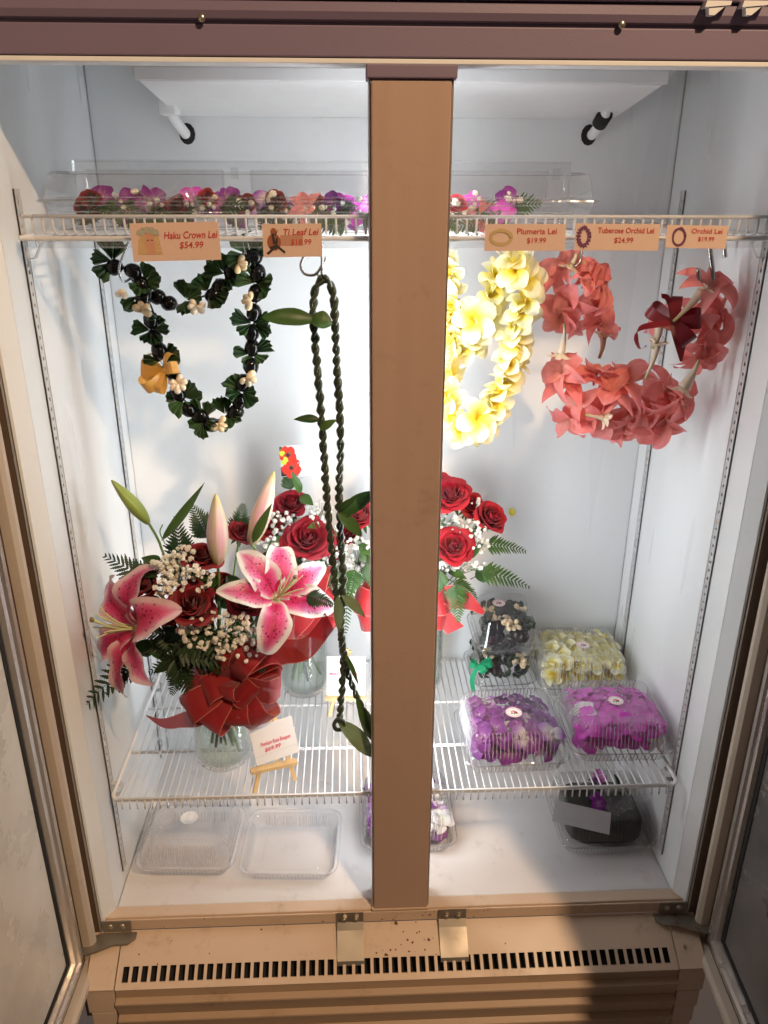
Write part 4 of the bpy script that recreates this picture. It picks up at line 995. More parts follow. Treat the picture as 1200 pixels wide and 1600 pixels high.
# ================================================================== coral tuberose orchid lei
OY = .235
cl = empty('tuberose_lei', at(990, 690, Y=OY)); tag(cl, 'coral pink tuberose and orchid garland hung between two hooks', 'lei')
blooms = [(884, 420, -.3, .6, 1.0), (905, 440, .5, .4, .9), (885, 470, -.3, -.2, 1.1), (878, 492, -.4, -.6, .95), (928, 428, .6, .3, .8), (935, 452, .5, .1, .95), (930, 478, .2, .2, 1.0), (936, 510, 0, .8, 1.0),
          (880, 580, -.4, .2, 1.05), (895, 600, -.2, .5, 1.1), (930, 585, .1, .7, 1.05), (905, 630, -.5, -.3, 1.05), (925, 640, -.1, -.2, 1.05), (955, 610, .1, .4, 1.1), (945, 655, -.2, -.7, 1.0), (980, 600, 0, .5, 1.15), (985, 640, 0, -.2, 1.15), (1000, 665, 0, -.7, 1.05), (1015, 625, .2, .2, 1.1), (1040, 615, .5, .2, 1.0), (1030, 655, .4, -.5, 1.05), (1062, 625, .7, -.1, .95), (965, 670, -.2, -.8, .95), (1045, 640, .6, -.4, .9), (890, 655, -.6, -.5, .85),
          (1108, 452, .4, .9, .95), (1118, 480, .5, .1, 1.05), (1112, 510, .6, -.1, 1.0), (1100, 540, .4, -.7, .95), (1090, 560, 0, -.8, .85), (1035, 500, -.4, .3, .75), (1090, 500, .2, .2, .9)]
for px, py, ax, ay, s_ in blooms:
    P = at(px, py, Y=OY + ru(-.02, .025) + (.03 if (px > 905 and py < 530 and px < 1000) else 0) - max(0, min(1, (px - 1000) / 110)) * .085); coral(cl, P, dirv(P, ax, ay, ru(.35, .8)), s_ * ru(.82, .95))
def tuberose(a, b, r0, r1, Y, dY=0, mat='cream_tuberose'):
    A = at(*a, Y=Y); B = at(*b, Y=Y + dY); d = B - A; pts = [A.lerp(B, t) + CR * .003 * math.sin(t * 3) for t in (0, .25, .5, .75, 1)]
    pp = smoothpath(pts, 4); g = G(); n = len(pp); v, f, uv = tube(pp, [r0 + (r1 - r0) * (i / (n - 1)) ** 1.5 for i in range(n)], 10); g.add(v, f, uv)
    o = g.obj('tuberose', m[mat], cl)
    me = TB_P
    M = frame(B - d * .06, d)
    for k in range(6): link('petal', me, o, M @ rot('Z', k * 1.047) @ Matrix.Translation((0, r1 * .6, 0)) @ rot('X', R(48) + ru(-.2, .25)) )
TB_P = pm('tuberose_petal', 'cream_tuberose', .024, .0065, ovate, R(15), R(60), .5, 6, 3, seed=3)
tuberose((900, 395), (893, 412), .003, .0055, OY - .02); tuberose((882, 505), (876, 552), .0022, .008, OY - .025); tuberose((936, 560), (942, 528), .003, .007, OY + .02); tuberose((1008, 592), (1026, 540), .0025, .0075, OY - .05); tuberose((1020, 545), (1030, 505), .005, .009, OY - .05)
tuberose((1052, 502), (1096, 455), .0028, .0095, OY - .105); tuberose((1092, 562), (1068, 606), .0025, .013, OY - .09); tuberose((915, 648), (940, 652), .003, .006, OY - .03)
stem(cl, [at(910, 408, Y=OY), at(918, 420, Y=OY), at(928, 435, Y=OY + .02)], .0028, 'ink_sand')
cb = empty('ribbon_bow', at(1052, 505, Y=OY - .105)); tag(cb, 'dark crimson satin ribbon bow tied on the coral lei', 'ribbon')
bc = at(1054, 503, Y=OY - .10); fr = nC(bc)
bowloop(cb, bc, -CR * .9 + CU * .45, CU * .7 + fr * .6, .052, .012, 'crimson_satin', .4)
bowloop(cb, bc, CR * .1 + CU * 1, CR * .9 + fr * .3, .046, .010, 'crimson_satin', .25)
bowloop(cb, bc, CR * .95 + CU * .2, CU * .8 + fr * .5, .048, .015, 'crimson_satin', .45)
bowloop(cb, bc, CR * .55 - CU * .75, CR * .6 + CU * .5 + fr * .3, .046, .015, 'crimson_satin', .3)
ribbon(cb, [bc, at(1002, 512, Y=OY - .115), at(994, 528, Y=OY - .115), at(1000, 545, Y=OY - .11), at(1010, 540, Y=OY - .105)], [CU * .006, CU * .005 + fr * .002, CR * .004, CR * .0025 + fr * .003, CU * .002], 'crimson_satin', 'tail')
ribbon(cb, [bc, at(1050, 480, Y=OY - .11), at(1042, 465, Y=OY - .115), at(1034, 462, Y=OY - .115), at(1033, 458, Y=OY - .11)], [CR * .007, CR * .007, CU * .004 + CR * .003, CU * .004, CU * .003], 'crimson_satin', 'tail')
ribbon(cb, [bc, at(1062, 530, Y=OY - .115), at(1064, 565, Y=OY - .11)], [CR * .011, CR * .012, CR * .002], 'crimson_satin', 'tail')
g = G(); g.add(*ball(.007, .006, .007, 6, 10, .2)); g.obj('knot', m['crimson_satin'], cb, Matrix.Translation(bc))

# ================================================================== glass vases
def vase(cx, cy, r, h, label, water=.13):
    root = empty('glass_vase', (cx, cy, SF)); tag(root, label, 'vase', 'glass vases on the lower shelf')
    M = Matrix.Translation((cx, cy, SF)); prof = [(.001, .004), (r * .90, .004), (r * .97, .010), (r, .02)]
    k = 0; z = .02
    while z < h - .03:
        k += 1; prof.append((r * (1 + .006 * (k % 2) + .004 * math.sin(k * 1.7)), z)); z += .0045
    prof += [(r * .96, h - .022), (r * .86, h - .012), (r * .88, h - .004), (r * .90, h), (r * .86, h), (r * .83, h - .012), (r * .93, h - .025), (r * .95, .03), (r * .9, .016), (.001, .014)]
    g = G(); g.add(*lathe(prof, 48)); g.obj('jar', m['vase_glass'], root, M)
    g = G(); g.add(*lathe([(.001, .0155), (r * .89, .017), (r * .94, .03), (r * .94, water), (r * .90, water + .001), (.001, water)], 40)); g.obj('water', m['water'], root, M)
    return root
V1 = (-.385, .168); V2 = (-.217, .430); V3 = (.076, .438)
vase(*V1, .062, .205, 'ribbed glass vase holding the lily bouquet')
vase(*V2, .058, .205, 'glass vase behind the braided rope with cloudy green stems')
vase(*V3, .058, .205, 'glass vase mostly hidden behind the centre post')
def stems(b, V, n, top, spread, seed):
    rs = random.Random(seed)
    for k in range(n):
        a = rs.random() * 6.28; r0 = rs.uniform(.005, .045); a2 = a + PI + rs.uniform(-.8, .8)
        p0 = Vector((V[0] + r0 * math.cos(a), V[1] + r0 * math.sin(a), SF + .02 + rs.random() * .05)); p1 = Vector((V[0] + .02 * math.cos(a2), V[1] + .02 * math.sin(a2), SF + .19)); p2 = Vector((V[0] + spread * math.cos(a2), V[1] + spread * .6 * math.sin(a2), top))
        stem(b, [p0, p0.lerp(p1, .5), p1, p2], .0026 + .0012 * rs.random(), 'stem_green' if k % 3 else 'leaf_dark')
# ================================================================== lily bouquet
lb = empty('lily_bouquet', (V1[0], V1[1], SF + .02)); tag(lb, 'pink stargazer lily bouquet with dark red roses and fern in a ribbon tied vase', 'bouquet')
stems(lb, V1, 13, SF + .36, .09, 3)
hub = Vector((V1[0], V1[1], SF + .22))
P = at(432, 935, Y=.085); lily(lb, P, dirv(P, .28, .20, 1), (128, 84, 32, -14, -106, 172), 1.06, CU, (.012, .018), (0, 2, 1, 0, 2, 1)); stem(lb, [hub, hub.lerp(P, .5) + Vector((0, .03, 0)), P - dirv(P, .28, .2, 1) * .025], .003)
P = at(216, 982, Y=.09); lily(lb, P, dirv(P, -.80, -.05, .62), (78, 22, -42, -98, -150, 135), 1.25, CU, (.004, .014), (2, 2, 3, 0, 1, 0), LILY_SHADED); stem(lb, [hub, hub.lerp(P, .6) + Vector((0, .02, 0)), P - dirv(P, -.80, -.05, .62) * .025], .003)
bud(lb, at(340, 882, Y=.12), at(337, 772, Y=.13), .0205, 'bud_streaked'); bud(lb, at(392, 850, Y=.15), at(428, 736, Y=.17), .0185, 'bud_streaked'); bud(lb, at(232, 818, Y=.16), at(174, 750, Y=.15), .0135, 'bud_green')
stem(lb, [hub, at(262, 880, Y=.165), at(248, 845, Y=.16), at(231, 815, Y=.16)], .0028); stem(lb, [hub, at(342, 920, Y=.14), at(340, 880, Y=.12)], .003); stem(lb, [hub, at(395, 880, Y=.16), at(392, 848, Y=.15)], .003)
def lf(b, t, w, mat, Y, tY=None, bow=.12, tw=0, par=None):
    B = at(*b, Y=Y); E_ = at(*t, Y=Y if tY is None else tY); return leaf(par or lb, B, E_, w, mat, nC(B) + CU * .3, bow, twist=tw)
lf((252, 845), (322, 752), .011, 'leaf_mid', .165, .15, -.12, .3); lf((395, 848), (425, 786), .011, 'leaf_mid', .125, .13, .1, .2); stem(lb, [at(258, 850, Y=.165), at(250, 832, Y=.165), at(254, 820, Y=.162)], .0013)
lf((290, 870), (270, 905), .012, 'leaf_dark', .17); lf((430, 860), (395, 895), .014, 'leaf_dark', .16)
for px, py, s_, ax, ay, Y in ((315, 872, .84, .15, .9, .13), (300, 948, .95, -.1, .35, .085), (383, 942, 1.0, .05, .4, .115), (228, 912, .85, -.6, .4, .14), (378, 832, .72, .3, .6, .20), (345, 915, .7, 0, .6, .16), (270, 960, .7, -.4, .3, .15)):
    P = at(px, py, Y=Y); ax_ = dirv(P, ax, ay, .75); rose(lb, P - ax_ * .014, ax_, s_, 'rose_dark', 2 if s_ < .8 else 0); stem(lb, [hub, hub.lerp(P, .6) + Vector((0, .015, .01)), P - ax_ * .02], .0025)
for px, py, rx, ry, Y, n in ((345, 988, 62, 34, .07, 62), (372, 1010, 42, 30, .06, 26), (292, 905, 42, 26, .10, 40), (265, 882, 30, 16, .13, 24), (285, 868, 20, 18, .12, 14), (402, 905, 20, 18, .14, 10), (255, 920, 14, 14, .09, 8), (300, 985, 24, 18, .08, 12)):
    pts = cloud(px, py, rx, ry, Y, int(n * 1.9), .022); root = at(px, py + 12, Y=Y + .055); breath(lb, pts, root, 'breath_cream', 1.62); stem(lb, [hub, hub.lerp(root, .5) + Vector((0, .01, 0)), root], .0012)
def fr_(b, t, w, Y, tY=None, par=None, mat='fern_dark', sag=.1, n=13, nz=None):
    B = at(*b, Y=Y); E_ = at(*t, Y=Y if tY is None else tY); o = frond(par or lb, B, E_, w, nz or (nC(B) + CU * .5), mat, sag, n); return o
for b, t, w, Y, tY in (((255, 930), (163, 868), .048, .16, .15), ((240, 1010), (118, 1122), .040, .10, .05), ((235, 1015), (165, 1085), .030, .09, .06), ((285, 890), (275, 808), .040, .19, .2), ((330, 850), (300, 790), .035, .2, .21), ((370, 850), (380, 788), .032, .21, .22), ((255, 1005), (372, 1045), .040, .075, .08), ((265, 1015), (300, 1095), .034, .085, .07), ((290, 1025), (268, 1085), .030, .10, .09), ((370, 1000), (250, 1020), .040, .085, .07), ((320, 1010), (232, 1052), .034, .10, .08), ((395, 1000), (410, 1050), .030, .08, .075), ((470, 930), (520, 945), .022, .05, .04), ((310, 1000), (345, 1052), .030, .08, .07), ((345, 960), (290, 1000), .036, .11, .1), ((400, 1000), (330, 1030), .034, .10, .09), ((300, 1000), (215, 990), .036, .13, .12)): fr_(b, t, w, Y, tY)
for b, t in (((310, 1010), (290, 1050)), ((350, 1020), (330, 1060)), ((280, 1000), (320, 1050)), ((400, 960), (430, 1010))): lf(b, t, .016, 'leaf_dark', .12, .10)
rs_ = random.Random(5)
for k in range(54):
    px = rs_.uniform(205, 445); py = rs_.uniform(880, 1040); Y = rs_.uniform(.135, .19); a = rs_.uniform(0, 6.28)
    lf((px, py), (px + 42 * math.cos(a), py - 30 * math.sin(a) + 6), rs_.uniform(.014, .021), 'leaf_dark', Y, Y - rs_.uniform(-.01, .03))
# ================================================================== ribbon bows on the vases
def bow(c, Y, specs, mat, label, tails=(), group='ribbon bows on the vases'):
    c0 = at(*c, Y=Y); b = empty('ribbon_bow', c0); tag(b, label, 'ribbon', group); fr = nC(c0)
    for (tx, ty), wid, (sx_, sy_, sf), op, dY in specs:
        tip = at(tx, ty, Y=Y + dY); d = tip - c0; bowloop(b, c0, d, CR * sx_ + CU * sy_ + fr * sf, d.length, wid, mat, op)
    for pts, ws in tails: ribbon(b, [at(x, y, Y=yy) for x, y, yy in pts], [CR * a + CU * b_ + fr * c_ for a, b_, c_ in ws], mat, 'tail')
    g = G(); g.add(*ball(.012, .010, .012, 6, 10, .2)); g.obj('knot', m[mat], b, Matrix.Translation(c0)); return b
bow((370, 1062), .088, [((342, 1012), .030, (.9, .2, .25), .45, .0), ((395, 1016), .028, (.85, -.1, .5), .55, -.02), ((428, 1022), .024, (.35, -.8, .5), .45, .0), ((438, 1070), .030, (-.3, .85, .4), .4, -.01), ((418, 1125), .032, (.7, .5, .3), .35, -.02), ((372, 1132), .034, (.95, .1, .2), .35, -.03), ((330, 1135), .032, (.8, -.5, .2), .4, -.02), ((298, 1112), .032, (.4, -.85, .2), .42, .0), ((290, 1062), .026, (.1, .9, .3), .4, .03), ((350, 1090), .030, (.95, .1, .3), .45, -.04), ((395, 1092), .030, (.9, .3, .3), .45, -.035), ((320, 1085), .030, (.6, -.6, .3), .4, -.02)], 'red_ribbon', 'wired dark red ribbon bow on the lily bouquet vase',
    [([(370, 1062, .088), (400, 1040, .085), (440, 1020, .08), (480, 1012, .07), (515, 970, .065)], [(0, .02, .01), (0, .026, .01), (0, .026, .01), (-.006, .022, .01), (-.01, .016, .01)]),
     ([(370, 1062, .088), (400, 1005, .10), (430, 985, .11), (460, 975, .10), (448, 1000, .085)], [(.02, .01, .01), (.01, .028, 0), (.0, .030, 0), (.0, .024, .01), (0, .02, .01)]),
     ([(360, 1075, .09), (320, 1115, .075), (285, 1125, .07), (255, 1130, .07), (228, 1118, .075)], [(0, .02, .01), (0, .022, .005), (0, .016, .004), (0, .010, .004), (0, .001, .001)])])
# ================================================================== two rose bouquets behind
rb = empty('rose_bouquet', (V2[0], V2[1], SF + .02)); tag(rb, 'red rose bouquet with white filler flowers behind the braided rope', 'bouquet')
stems(rb, V2, 14, SF + .34, .07, 8); hub2 = Vector((V2[0], V2[1], SF + .22))
rc = empty('rose_bouquet', (V3[0], V3[1], SF + .02)); tag(rc, 'bright red rose bouquet showing on both sides of the centre post', 'bouquet')
stems(rc, V3, 12, SF + .36, .08, 9); hub3 = Vector((V3[0], V3[1], SF + .22))
for b, h_, L in ((rb, hub2, ((456, 790, .92, -.1, .75, .42), (480, 846, 1.08, .0, .40, .345), (425, 820, .8, -.4, .5, .40), (520, 850, .8, .5, .3, .42))), (rc, hub3, ((566, 808, .95, -.3, .45, .39), (545, 832, .8, -.5, .3, .43), (706, 778, 1.08, .0, .55, .38), (762, 812, 1.0, .65, .45, .40), (708, 855, 1.02, .15, .32, .345), (640, 800, .9, 0, .6, .4), (735, 790, .8, .4, .6, .45), (690, 760, .8, 0, .7, .46)))):
    for px, py, s_, ax, ay, Y in L:
        P = at(px, py, Y=Y); a_ = dirv(P, ax, ay, .8); rose(b, P - a_ * .014, a_, s_); stem(b, [h_, h_.lerp(P, .6) + Vector((0, .02, .01)), P - a_ * .02], .0026)
for b, h_, L in ((rb, hub2, ((470, 818, 28, 16, .37, 16), (432, 815, 24, 18, .36, 18), (500, 800, 22, 20, .38, 24), (492, 880, 26, 12, .33, 18), (420, 850, 18, 14, .34, 10), (530, 860, 16, 40, .38, 26), (445, 905, 20, 14, .36, 8))), (rc, hub3, ((560, 868, 22, 30, .36, 38), (575, 900, 14, 16, .36, 14), (735, 828, 28, 16, .37, 34), (745, 850, 22, 14, .35, 18), (720, 884, 40, 8, .34, 20), (700, 815, 22, 10, .38, 16), (745, 785, 10, 8, .42, 5), (690, 885, 14, 12, .34, 8)))):
    for px, py, rx, ry, Y, n in L:
        pts = cloud(px, py, rx, ry, Y, int(n * 1.5), .02); root = at(px, py + 14, Y=Y + .05); breath(b, pts, root, 'breath_white', 1.5); stem(b, [h_, h_.lerp(root, .5), root], .0012)
for b, t, w, Y, tY in (((745, 850), (822, 862), .030, .37, .36), ((735, 890), (828, 918), .034, .34, .33), ((712, 900), (716, 972), .030, .32, .29), ((690, 885), (680, 925), .03, .33, .31), ((735, 905), (780, 890), .028, .36, .36), ((700, 905), (745, 935), .028, .33, .32), ((560, 850), (590, 880), .03, .36, .34), ((556, 880), (545, 935), .03, .33, .31), ((575, 870), (585, 920), .03, .33, .3), ((545, 900), (540, 990), .022, .33, .31), ((690, 900), (670, 960), .03, .34, .32)): fr_(b, t, w, Y, tY, rc, 'fern', .1)
for b, t, w, Y, tY in (((450, 850), (470, 880), .025, .36, .35), ((480, 870), (520, 905), .026, .34, .33), ((455, 770), (448, 738), .022, .44, .45), ((520, 880), (535, 940), .028, .34, .32)): fr_(b, t, w, Y, tY, rb, 'fern', .1)
for b, t, w in (((445, 840), (415, 865), .018), ((470, 775), (490, 790), .014), ((440, 870), (425, 900), .016), ((470, 770), (455, 735), .010), ((500, 820), (480, 825), .010)): lf(b, t, w, 'leaf_mid', .36, .33, par=rb)
for b, t, w in (((690, 870), (670, 900), .016), ((700, 890), (730, 905), .012), ((560, 850), (580, 870), .012), ((735, 870), (755, 850), .012)): lf(b, t, w, 'leaf_mid', .37, .33, par=rc)
bow((495, 950), .335, [((478, 905), .030, (.8, -.3, .4), .5, 0), ((500, 885), .030, (.9, .2, .3), .5, 0), ((525, 935), .032, (.2, .9, .3), .5, -.01), ((520, 980), .030, (.6, .6, .3), .4, 0), ((470, 955), .030, (-.2, .9, .3), .45, 0), ((455, 985), .028, (.6, -.7, .2), .4, 0), ((490, 995), .030, (.9, 0, .3), .4, 0)], 'coral_ribbon', 'bright red ribbon bow on the vase behind the braided rope')
bow((640, 945), .345, [((556, 930), .034, (.1, .9, .3), .5, 0), ((570, 905), .030, (.3, .85, .3), .5, .01), ((560, 965), .030, (-.3, .85, .3), .45, 0), ((700, 930), .030, (-.2, .9, .3), .5, 0), ((700, 960), .034, (.3, .85, .2), .4, -.01), ((640, 990), .03, (.9, .1, .3), .4, 0)], 'coral_ribbon', 'bright red ribbon bow showing on both sides of the post',
    [([(650, 940, .34), (690, 935, .325), (725, 935, .31), (756, 958, .305)], [(0, .02, .01), (0, .028, .01), (0, .024, .01), (.003, .004, 0)]), ([(650, 950, .34), (690, 965, .32), (712, 985, .31)], [(0, .02, .01), (.004, .024, .01), (.02, .010, 0)])])
# ================================================================== hibiscus gift card on a clear pick
hc = Card('gift_card', at(436, 697, Y=.43), at(503, 694, Y=.43), at(436, 745, Y=.425), 'card_white', 'white gift card printed with red hibiscus, on a clear pick', 'card')
hc.poly([(.0, .70), (.10, .62), (.22, .80), (.42, .98), (0, .99)], 'ink_dark'); hc.poly([(0, .02), (.06, .02), (.1, .2), (0, .28)], 'ink_green')
for cx, cy, r_ in ((.19, .30, .24), (.25, .72, .27)):
    for k in range(5): a = k * 1.257 + .4; hc.disc(cx + .105 * math.cos(a) * r_ / .25, cy + .17 * math.sin(a) * r_ / .25, r_ * .62, 'ink_hibiscus', wob=.10, n=12)
    hc.disc(cx, cy, .07, 'ink_dark', wob=.3); hc.disc(cx + .05, cy - .06, .05, 'ink_brown')
for cx, cy in ((.05, .24), (.09, .52), (.13, .44)): hc.disc(cx, cy, .09, 'ink_lime', wob=.2, n=9)
pk = empty('card_pick', at(470, 800, Y=.425)); tag(pk, 'thin clear plastic pick holding the hibiscus gift card', 'card holder')
for k in (-1, 0, 1):
    g = G(); g.add(*tube(smoothpath([at(468, 800, Y=.424), at(468, 752, Y=.422), at(468 + 9 * k, 744, Y=.42), at(471 + 5 * k, 722, Y=.42)], 5), .0011, 6)); g.obj('prong', m['clear_plastic'], pk)
# ================================================================== easels
def easel(fl, fr_px, ledL, ledR, yl, yr, back, top, label):
    A = at(*fl, Z=SF); B = at(*fr_px, Z=SF); L0 = at(*ledL, Y=yl); L1 = at(*ledR, Y=yr); tp = at(*top[:2], Y=top[2]); e = empty('mini_easel', (A + B) / 2); tag(e, label, 'easel', 'small wooden easels')
    ex = (L1 - L0).normalized(); n = ex.cross(Vector((0, 0, 1))).normalized()
    def bar(a, b, w, t, name='leg'):
        d = (b - a).normalized(); x = d.cross(n).normalized(); z = x.cross(d); v = []
        for p in (a, b):
            for i, j in ((-1, -1), (1, -1), (1, 1), (-1, 1)): v.append(p + x * w * i + z * t * j)
        g = G(); g.add(v, [(0, 1, 2, 3), (7, 6, 5, 4), (0, 4, 5, 1), (1, 5, 6, 2), (2, 6, 7, 3), (3, 7, 4, 0)]); g.obj(name, m['pine'], e, None, False)
    bar(A, A.lerp(tp, .97) - n * .0, .0042, .0028); bar(B, B.lerp(tp, .97), .0042, .0028)
    bar(tp + ex * .002 - n * -.004, (A + B) / 2 + Vector((0, back, 0)), .004, .0028); bar(L0 + n * .004, L1 + n * .004, .0042, .0070, 'ledge'); bar(tp - ex * .014 - Vector((0, 0, .010)) + n * .004, tp + ex * .014 - Vector((0, 0, .010)) + n * .004, .004, .0025, 'crossbar')
easel((398, 1239), (461, 1219), (391, 1204), (463, 1188), .062, .096, .075, (425, 1108, .125), 'small pine easel in front of the lily vase')
c = Card('sign_card', at(388, 1140, Y=.078), at(455, 1118, Y=.108), at(395, 1199, Y=.058), 'card_white', 'white sign card reading Premium Rose Bouquet on the front easel', 'sign')
c.text('Premium Rose Bouquet', .52, .50, .155, 'ink_pink', shear=.35, bold=.012, width=.066); c.text('$69.99', .42, .665, .15, 'ink_pink', shear=.3, bold=.012); c.poly([(.02, .775), (.98, .775), (.98, .78), (.02, .78)], 'ink_line')
easel((515, 1119), (567, 1117), (508, 1089), (572, 1089), .318, .318, .07, (541, 1012, .365), 'small pine easel behind the braided rope')
c = Card('sign_card', at(511, 1026, Y=.345), at(571, 1026, Y=.345), at(509, 1087, Y=.318), 'card_white', 'white sign card reading Medium Bouquet behind the braided rope', 'sign')
c.text('Medium', .19, .44, .12, 'ink_pink', shear=.35, bold=.012, width=.026); c.text('Bouquet', .78, .44, .12, 'ink_pink', shear=.35, bold=.012, width=.030); c.poly([(.02, .36), (.98, .36), (.98, .364), (.02, .364)], 'ink_line'); c.poly([(.02, .68), (.98, .68), (.98, .684), (.02, .684)], 'ink_line')
# ================================================================== clear clamshell boxes
def rr(a, b, rad, N, amp=0, pitch=.0086):
    """rounded rectangle ring of N points, flutes of amplitude amp on the straight sides"""
    sx_, sy_ = a - rad, b - rad; arc = PI * rad / 2; per = 4 * (sx_ + sy_) + 4 * arc; out = []
    segs = [('s', 2 * sx_, (-sx_, -b), (1, 0), (0, -1)), ('c', arc, (sx_, -sy_), -90, 0), ('s', 2 * sy_, (a, -sy_), (0, 1), (1, 0)), ('c', arc, (sx_, sy_), 0, 0), ('s', 2 * sx_, (sx_, b), (-1, 0), (0, 1)), ('c', arc, (-sx_, sy_), 90, 0), ('s', 2 * sy_, (-a, sy_), (0, -1), (-1, 0)), ('c', arc, (-sx_, -sy_), 180, 0)]
    for kind, L, p, q, n in segs:
        k = max(3, int(round(L / per * N)))
        if kind == 's':
            k = max(8, int(L / pitch) * 4)
        else: k = 8
        for i in range(k):
            t = i / k
            if kind == 's': o = amp * (1 if (i % 4) in (1, 2) else 0) * min(1, 10 * t, 10 * (1 - t)); out.append((p[0] + q[0] * L * t + n[0] * o, p[1] + q[1] * L * t + n[1] * o))
            else: an = R(q + 90 * t); out.append((p[0] + rad * math.cos(an), p[1] + rad * math.sin(an)))
    return out
def shellmesh(name, rings, mat, a, b, rad, tubes=(0, 2)):
    """rings: (inset, z, flute)"""
    g = G(); v = []; f = []; n = None
    for ins, z, amp in rings:
        r_ = max(.004, rad - ins * .35); base = rr(a, b, rad, 200, 0); fl = rr(a, b, rad, 200, 1) 
        n = len(base)
        for (x, y), (x2, y2) in zip(base, fl):
            kx = (a - ins) / a; ky = (b - ins) / b; v.append((x * kx + (x2 - x) * amp, y * ky + (y2 - y) * amp, z))
    for i in range(len(rings) - 1):
        for k in range(n): f.append((i * n + k, i * n + (k + 1) % n, (i + 1) * n + (k + 1) % n, (i + 1) * n + k))
    f.append(tuple(range((len(rings) - 1) * n, len(rings) * n)))
    g.add(v, f)
    for ri in tubes:
        ring = v[ri * n:(ri + 1) * n]; g.add(*tube(ring[::2], .0013, 5, closed=True)); return g.mesh(name, m[mat], False)
def clammesh(w, d, h, mat, base_h=.035, smooth=False, rad=.03, ribmat='rib_plastic'):
    a, b = w / 2, d / 2; F_ = 0; hl = h - base_h
    base = shellmesh('clamshell_base', [(0, base_h + .001, 0), (.0005, base_h - .002, 0), (.007, base_h - .002, 0), (.0085, base_h - .008, 0), (.010, base_h - .010, F_), (.015, .006, F_), (.020, .001, 0), (.045, .001, 0), (.047, .003, 0)], mat, a, b, rad)
    lid = shellmesh('clamshell_lid', [(-.001, base_h + .0005, 0), (0, base_h + .003, 0), (.007, base_h + .003, 0), (.008, base_h + .008, 0), (.0095, base_h + .010, F_), (.0095 + hl * .10, h - .010, F_), (.012 + hl * .12, h - .003, F_), (.017 + hl * .12, h, 0), (.036 + hl * .12, h, 0), (.038 + hl * .12, h - .003, 0)], mat, a, b, rad, (0, 2, 7, 9))
    if smooth: return base, lid, None
    g = G()      # moulded ribs on the sloping walls
    def ribs(z0, i0, z1, i1, z2, i2):
        for ax, half, oth in ((0, a, b), (1, b, a)):
            n = int((2 * half - .075) / .0084)
            for k in range(n + 1):
                t = (k - n / 2) * .0084
                for sg in (-1, 1):
                    P = [((t, sg * (oth - i), z) if ax == 0 else (sg * (oth - i), t, z)) for z, i in ((z0, i0), (z1, i1), (z2, i2))]
                    g.add(*tube(P, .00125, 4, caps=False))
    ribs(base_h + .011, .0092, h - .010, .0092 + hl * .10, h - .0005, .018 + hl * .12); ribs(base_h - .011, .0098, .008, .0148, .002, .020)
    return base, lid, g.mesh('moulded_rib', m[ribmat], True)
CL = clammesh(.232, .212, .102, 'clear_plastic')
CLH = clammesh(.228, .205, .085, 'hazy_plastic')
def trayribs():
    g = G(); a, b, base_h = .114, .1025, .035
    for ax, half, oth in ((0, a, b), (1, b, a)):
        n = int((2 * half - .075) / .0084)
        for k in range(n + 1):
            t = (k - n / 2) * .0084
            for sg in (-1, 1): g.add(*tube([((t, sg * (oth - i), z) if ax == 0 else (sg * (oth - i), t, z)) for z, i in ((.024, .0098), (.008, .0148), (.002, .020))], .00125, 4, caps=False))
    return g.mesh('moulded_rib', m['rib_plastic'], True)
CLH = CLH + (trayribs(),)
def clamshell(M, meshes, label, lid=True, stick=None, name='clamshell_box', cat='plastic box', group='clear plastic boxes'):
    o = empty(name, M.translation); o.matrix_basis = Matrix.Translation(M.translation); tag(o, label, cat, group)
    bo = link('base', meshes[0], o, M)
    if len(meshes) > 2 and meshes[2] is not None: link('moulded_rib', meshes[2] if lid else meshes[3], bo, M)
    if lid: 
        l = link('lid', meshes[1], o, M)
        if stick: sticker(l, M @ Vector(stick[:3]), (M.to_3x3() @ Vector((0, 0, 1))), stick[3], (M.to_3x3() @ Vector((0, 1, 0))), len(stick) > 4)
    return o
def filling(name, label, cat, M, w, d, z0, z1, n, fn, group='loose flowers inside the boxes'):
    o = empty(name, M @ Vector((0, 0, z0))); tag(o, label, cat, group); k = max(1, int(math.sqrt(n * w / d) + .5)); rows = max(1, int(n / k + .5))
    for lay, z in enumerate((z1, (z0 + z1) / 2)):
        for i in range(k):
            for j in range(rows):
                x = (-.5 + (i + .5) / k) * w + ru(-.006, .006); y = (-.5 + (j + .5) / rows) * d + ru(-.006, .006); edge = (i in (0, k - 1)) or (j == 0)
                if lay and not edge: continue
                P = M @ Vector((x * (1.0 if lay else .96), y * (1.0 if lay else .94), z + ru(-.006, .004))); out = (M.to_3x3() @ Vector((x / w * 1.6 * (1.5 if lay else .5), y / d * 1.6 * (1.5 if lay else .5), ru(.7, 1.0) if not lay else .55))); fn(o, P, out)
    return o
def zrot(loc, a): return Matrix.Translation(Vector(loc)) @ rot('Z', R(a))
M = zrot((.262, .178, SF), 1.5); filling('orchid_lei', 'dark purple and white orchid blossoms packed in the left front box', 'lei', M, .182, .162, .026, .076, 36, lambda o, P, a: orchid(o, random.choice(('orchid_purple',) * 7 + ('orchid_violet', 'orchid_white')), P, a, ru(.88, 1.02)))
clamshell(M, CL, 'clear ribbed box of dark purple orchids on the lower shelf front', stick=(.004, -.006, .0995, .0185))
M = zrot((.505, .205, SF), -1.0); filling('orchid_lei', 'vivid magenta pink orchid blossoms packed in the right front box', 'lei', M, .184, .162, .026, .076, 36, lambda o, P, a: orchid(o, random.choice(('orchid_pink',) * 11 + ('orchid_white',)), P, a, ru(.92, 1.1)))
clamshell(M, CL, 'clear ribbed box of magenta pink orchids beside the right wall', stick=(.004, .002, .0995, .0175))
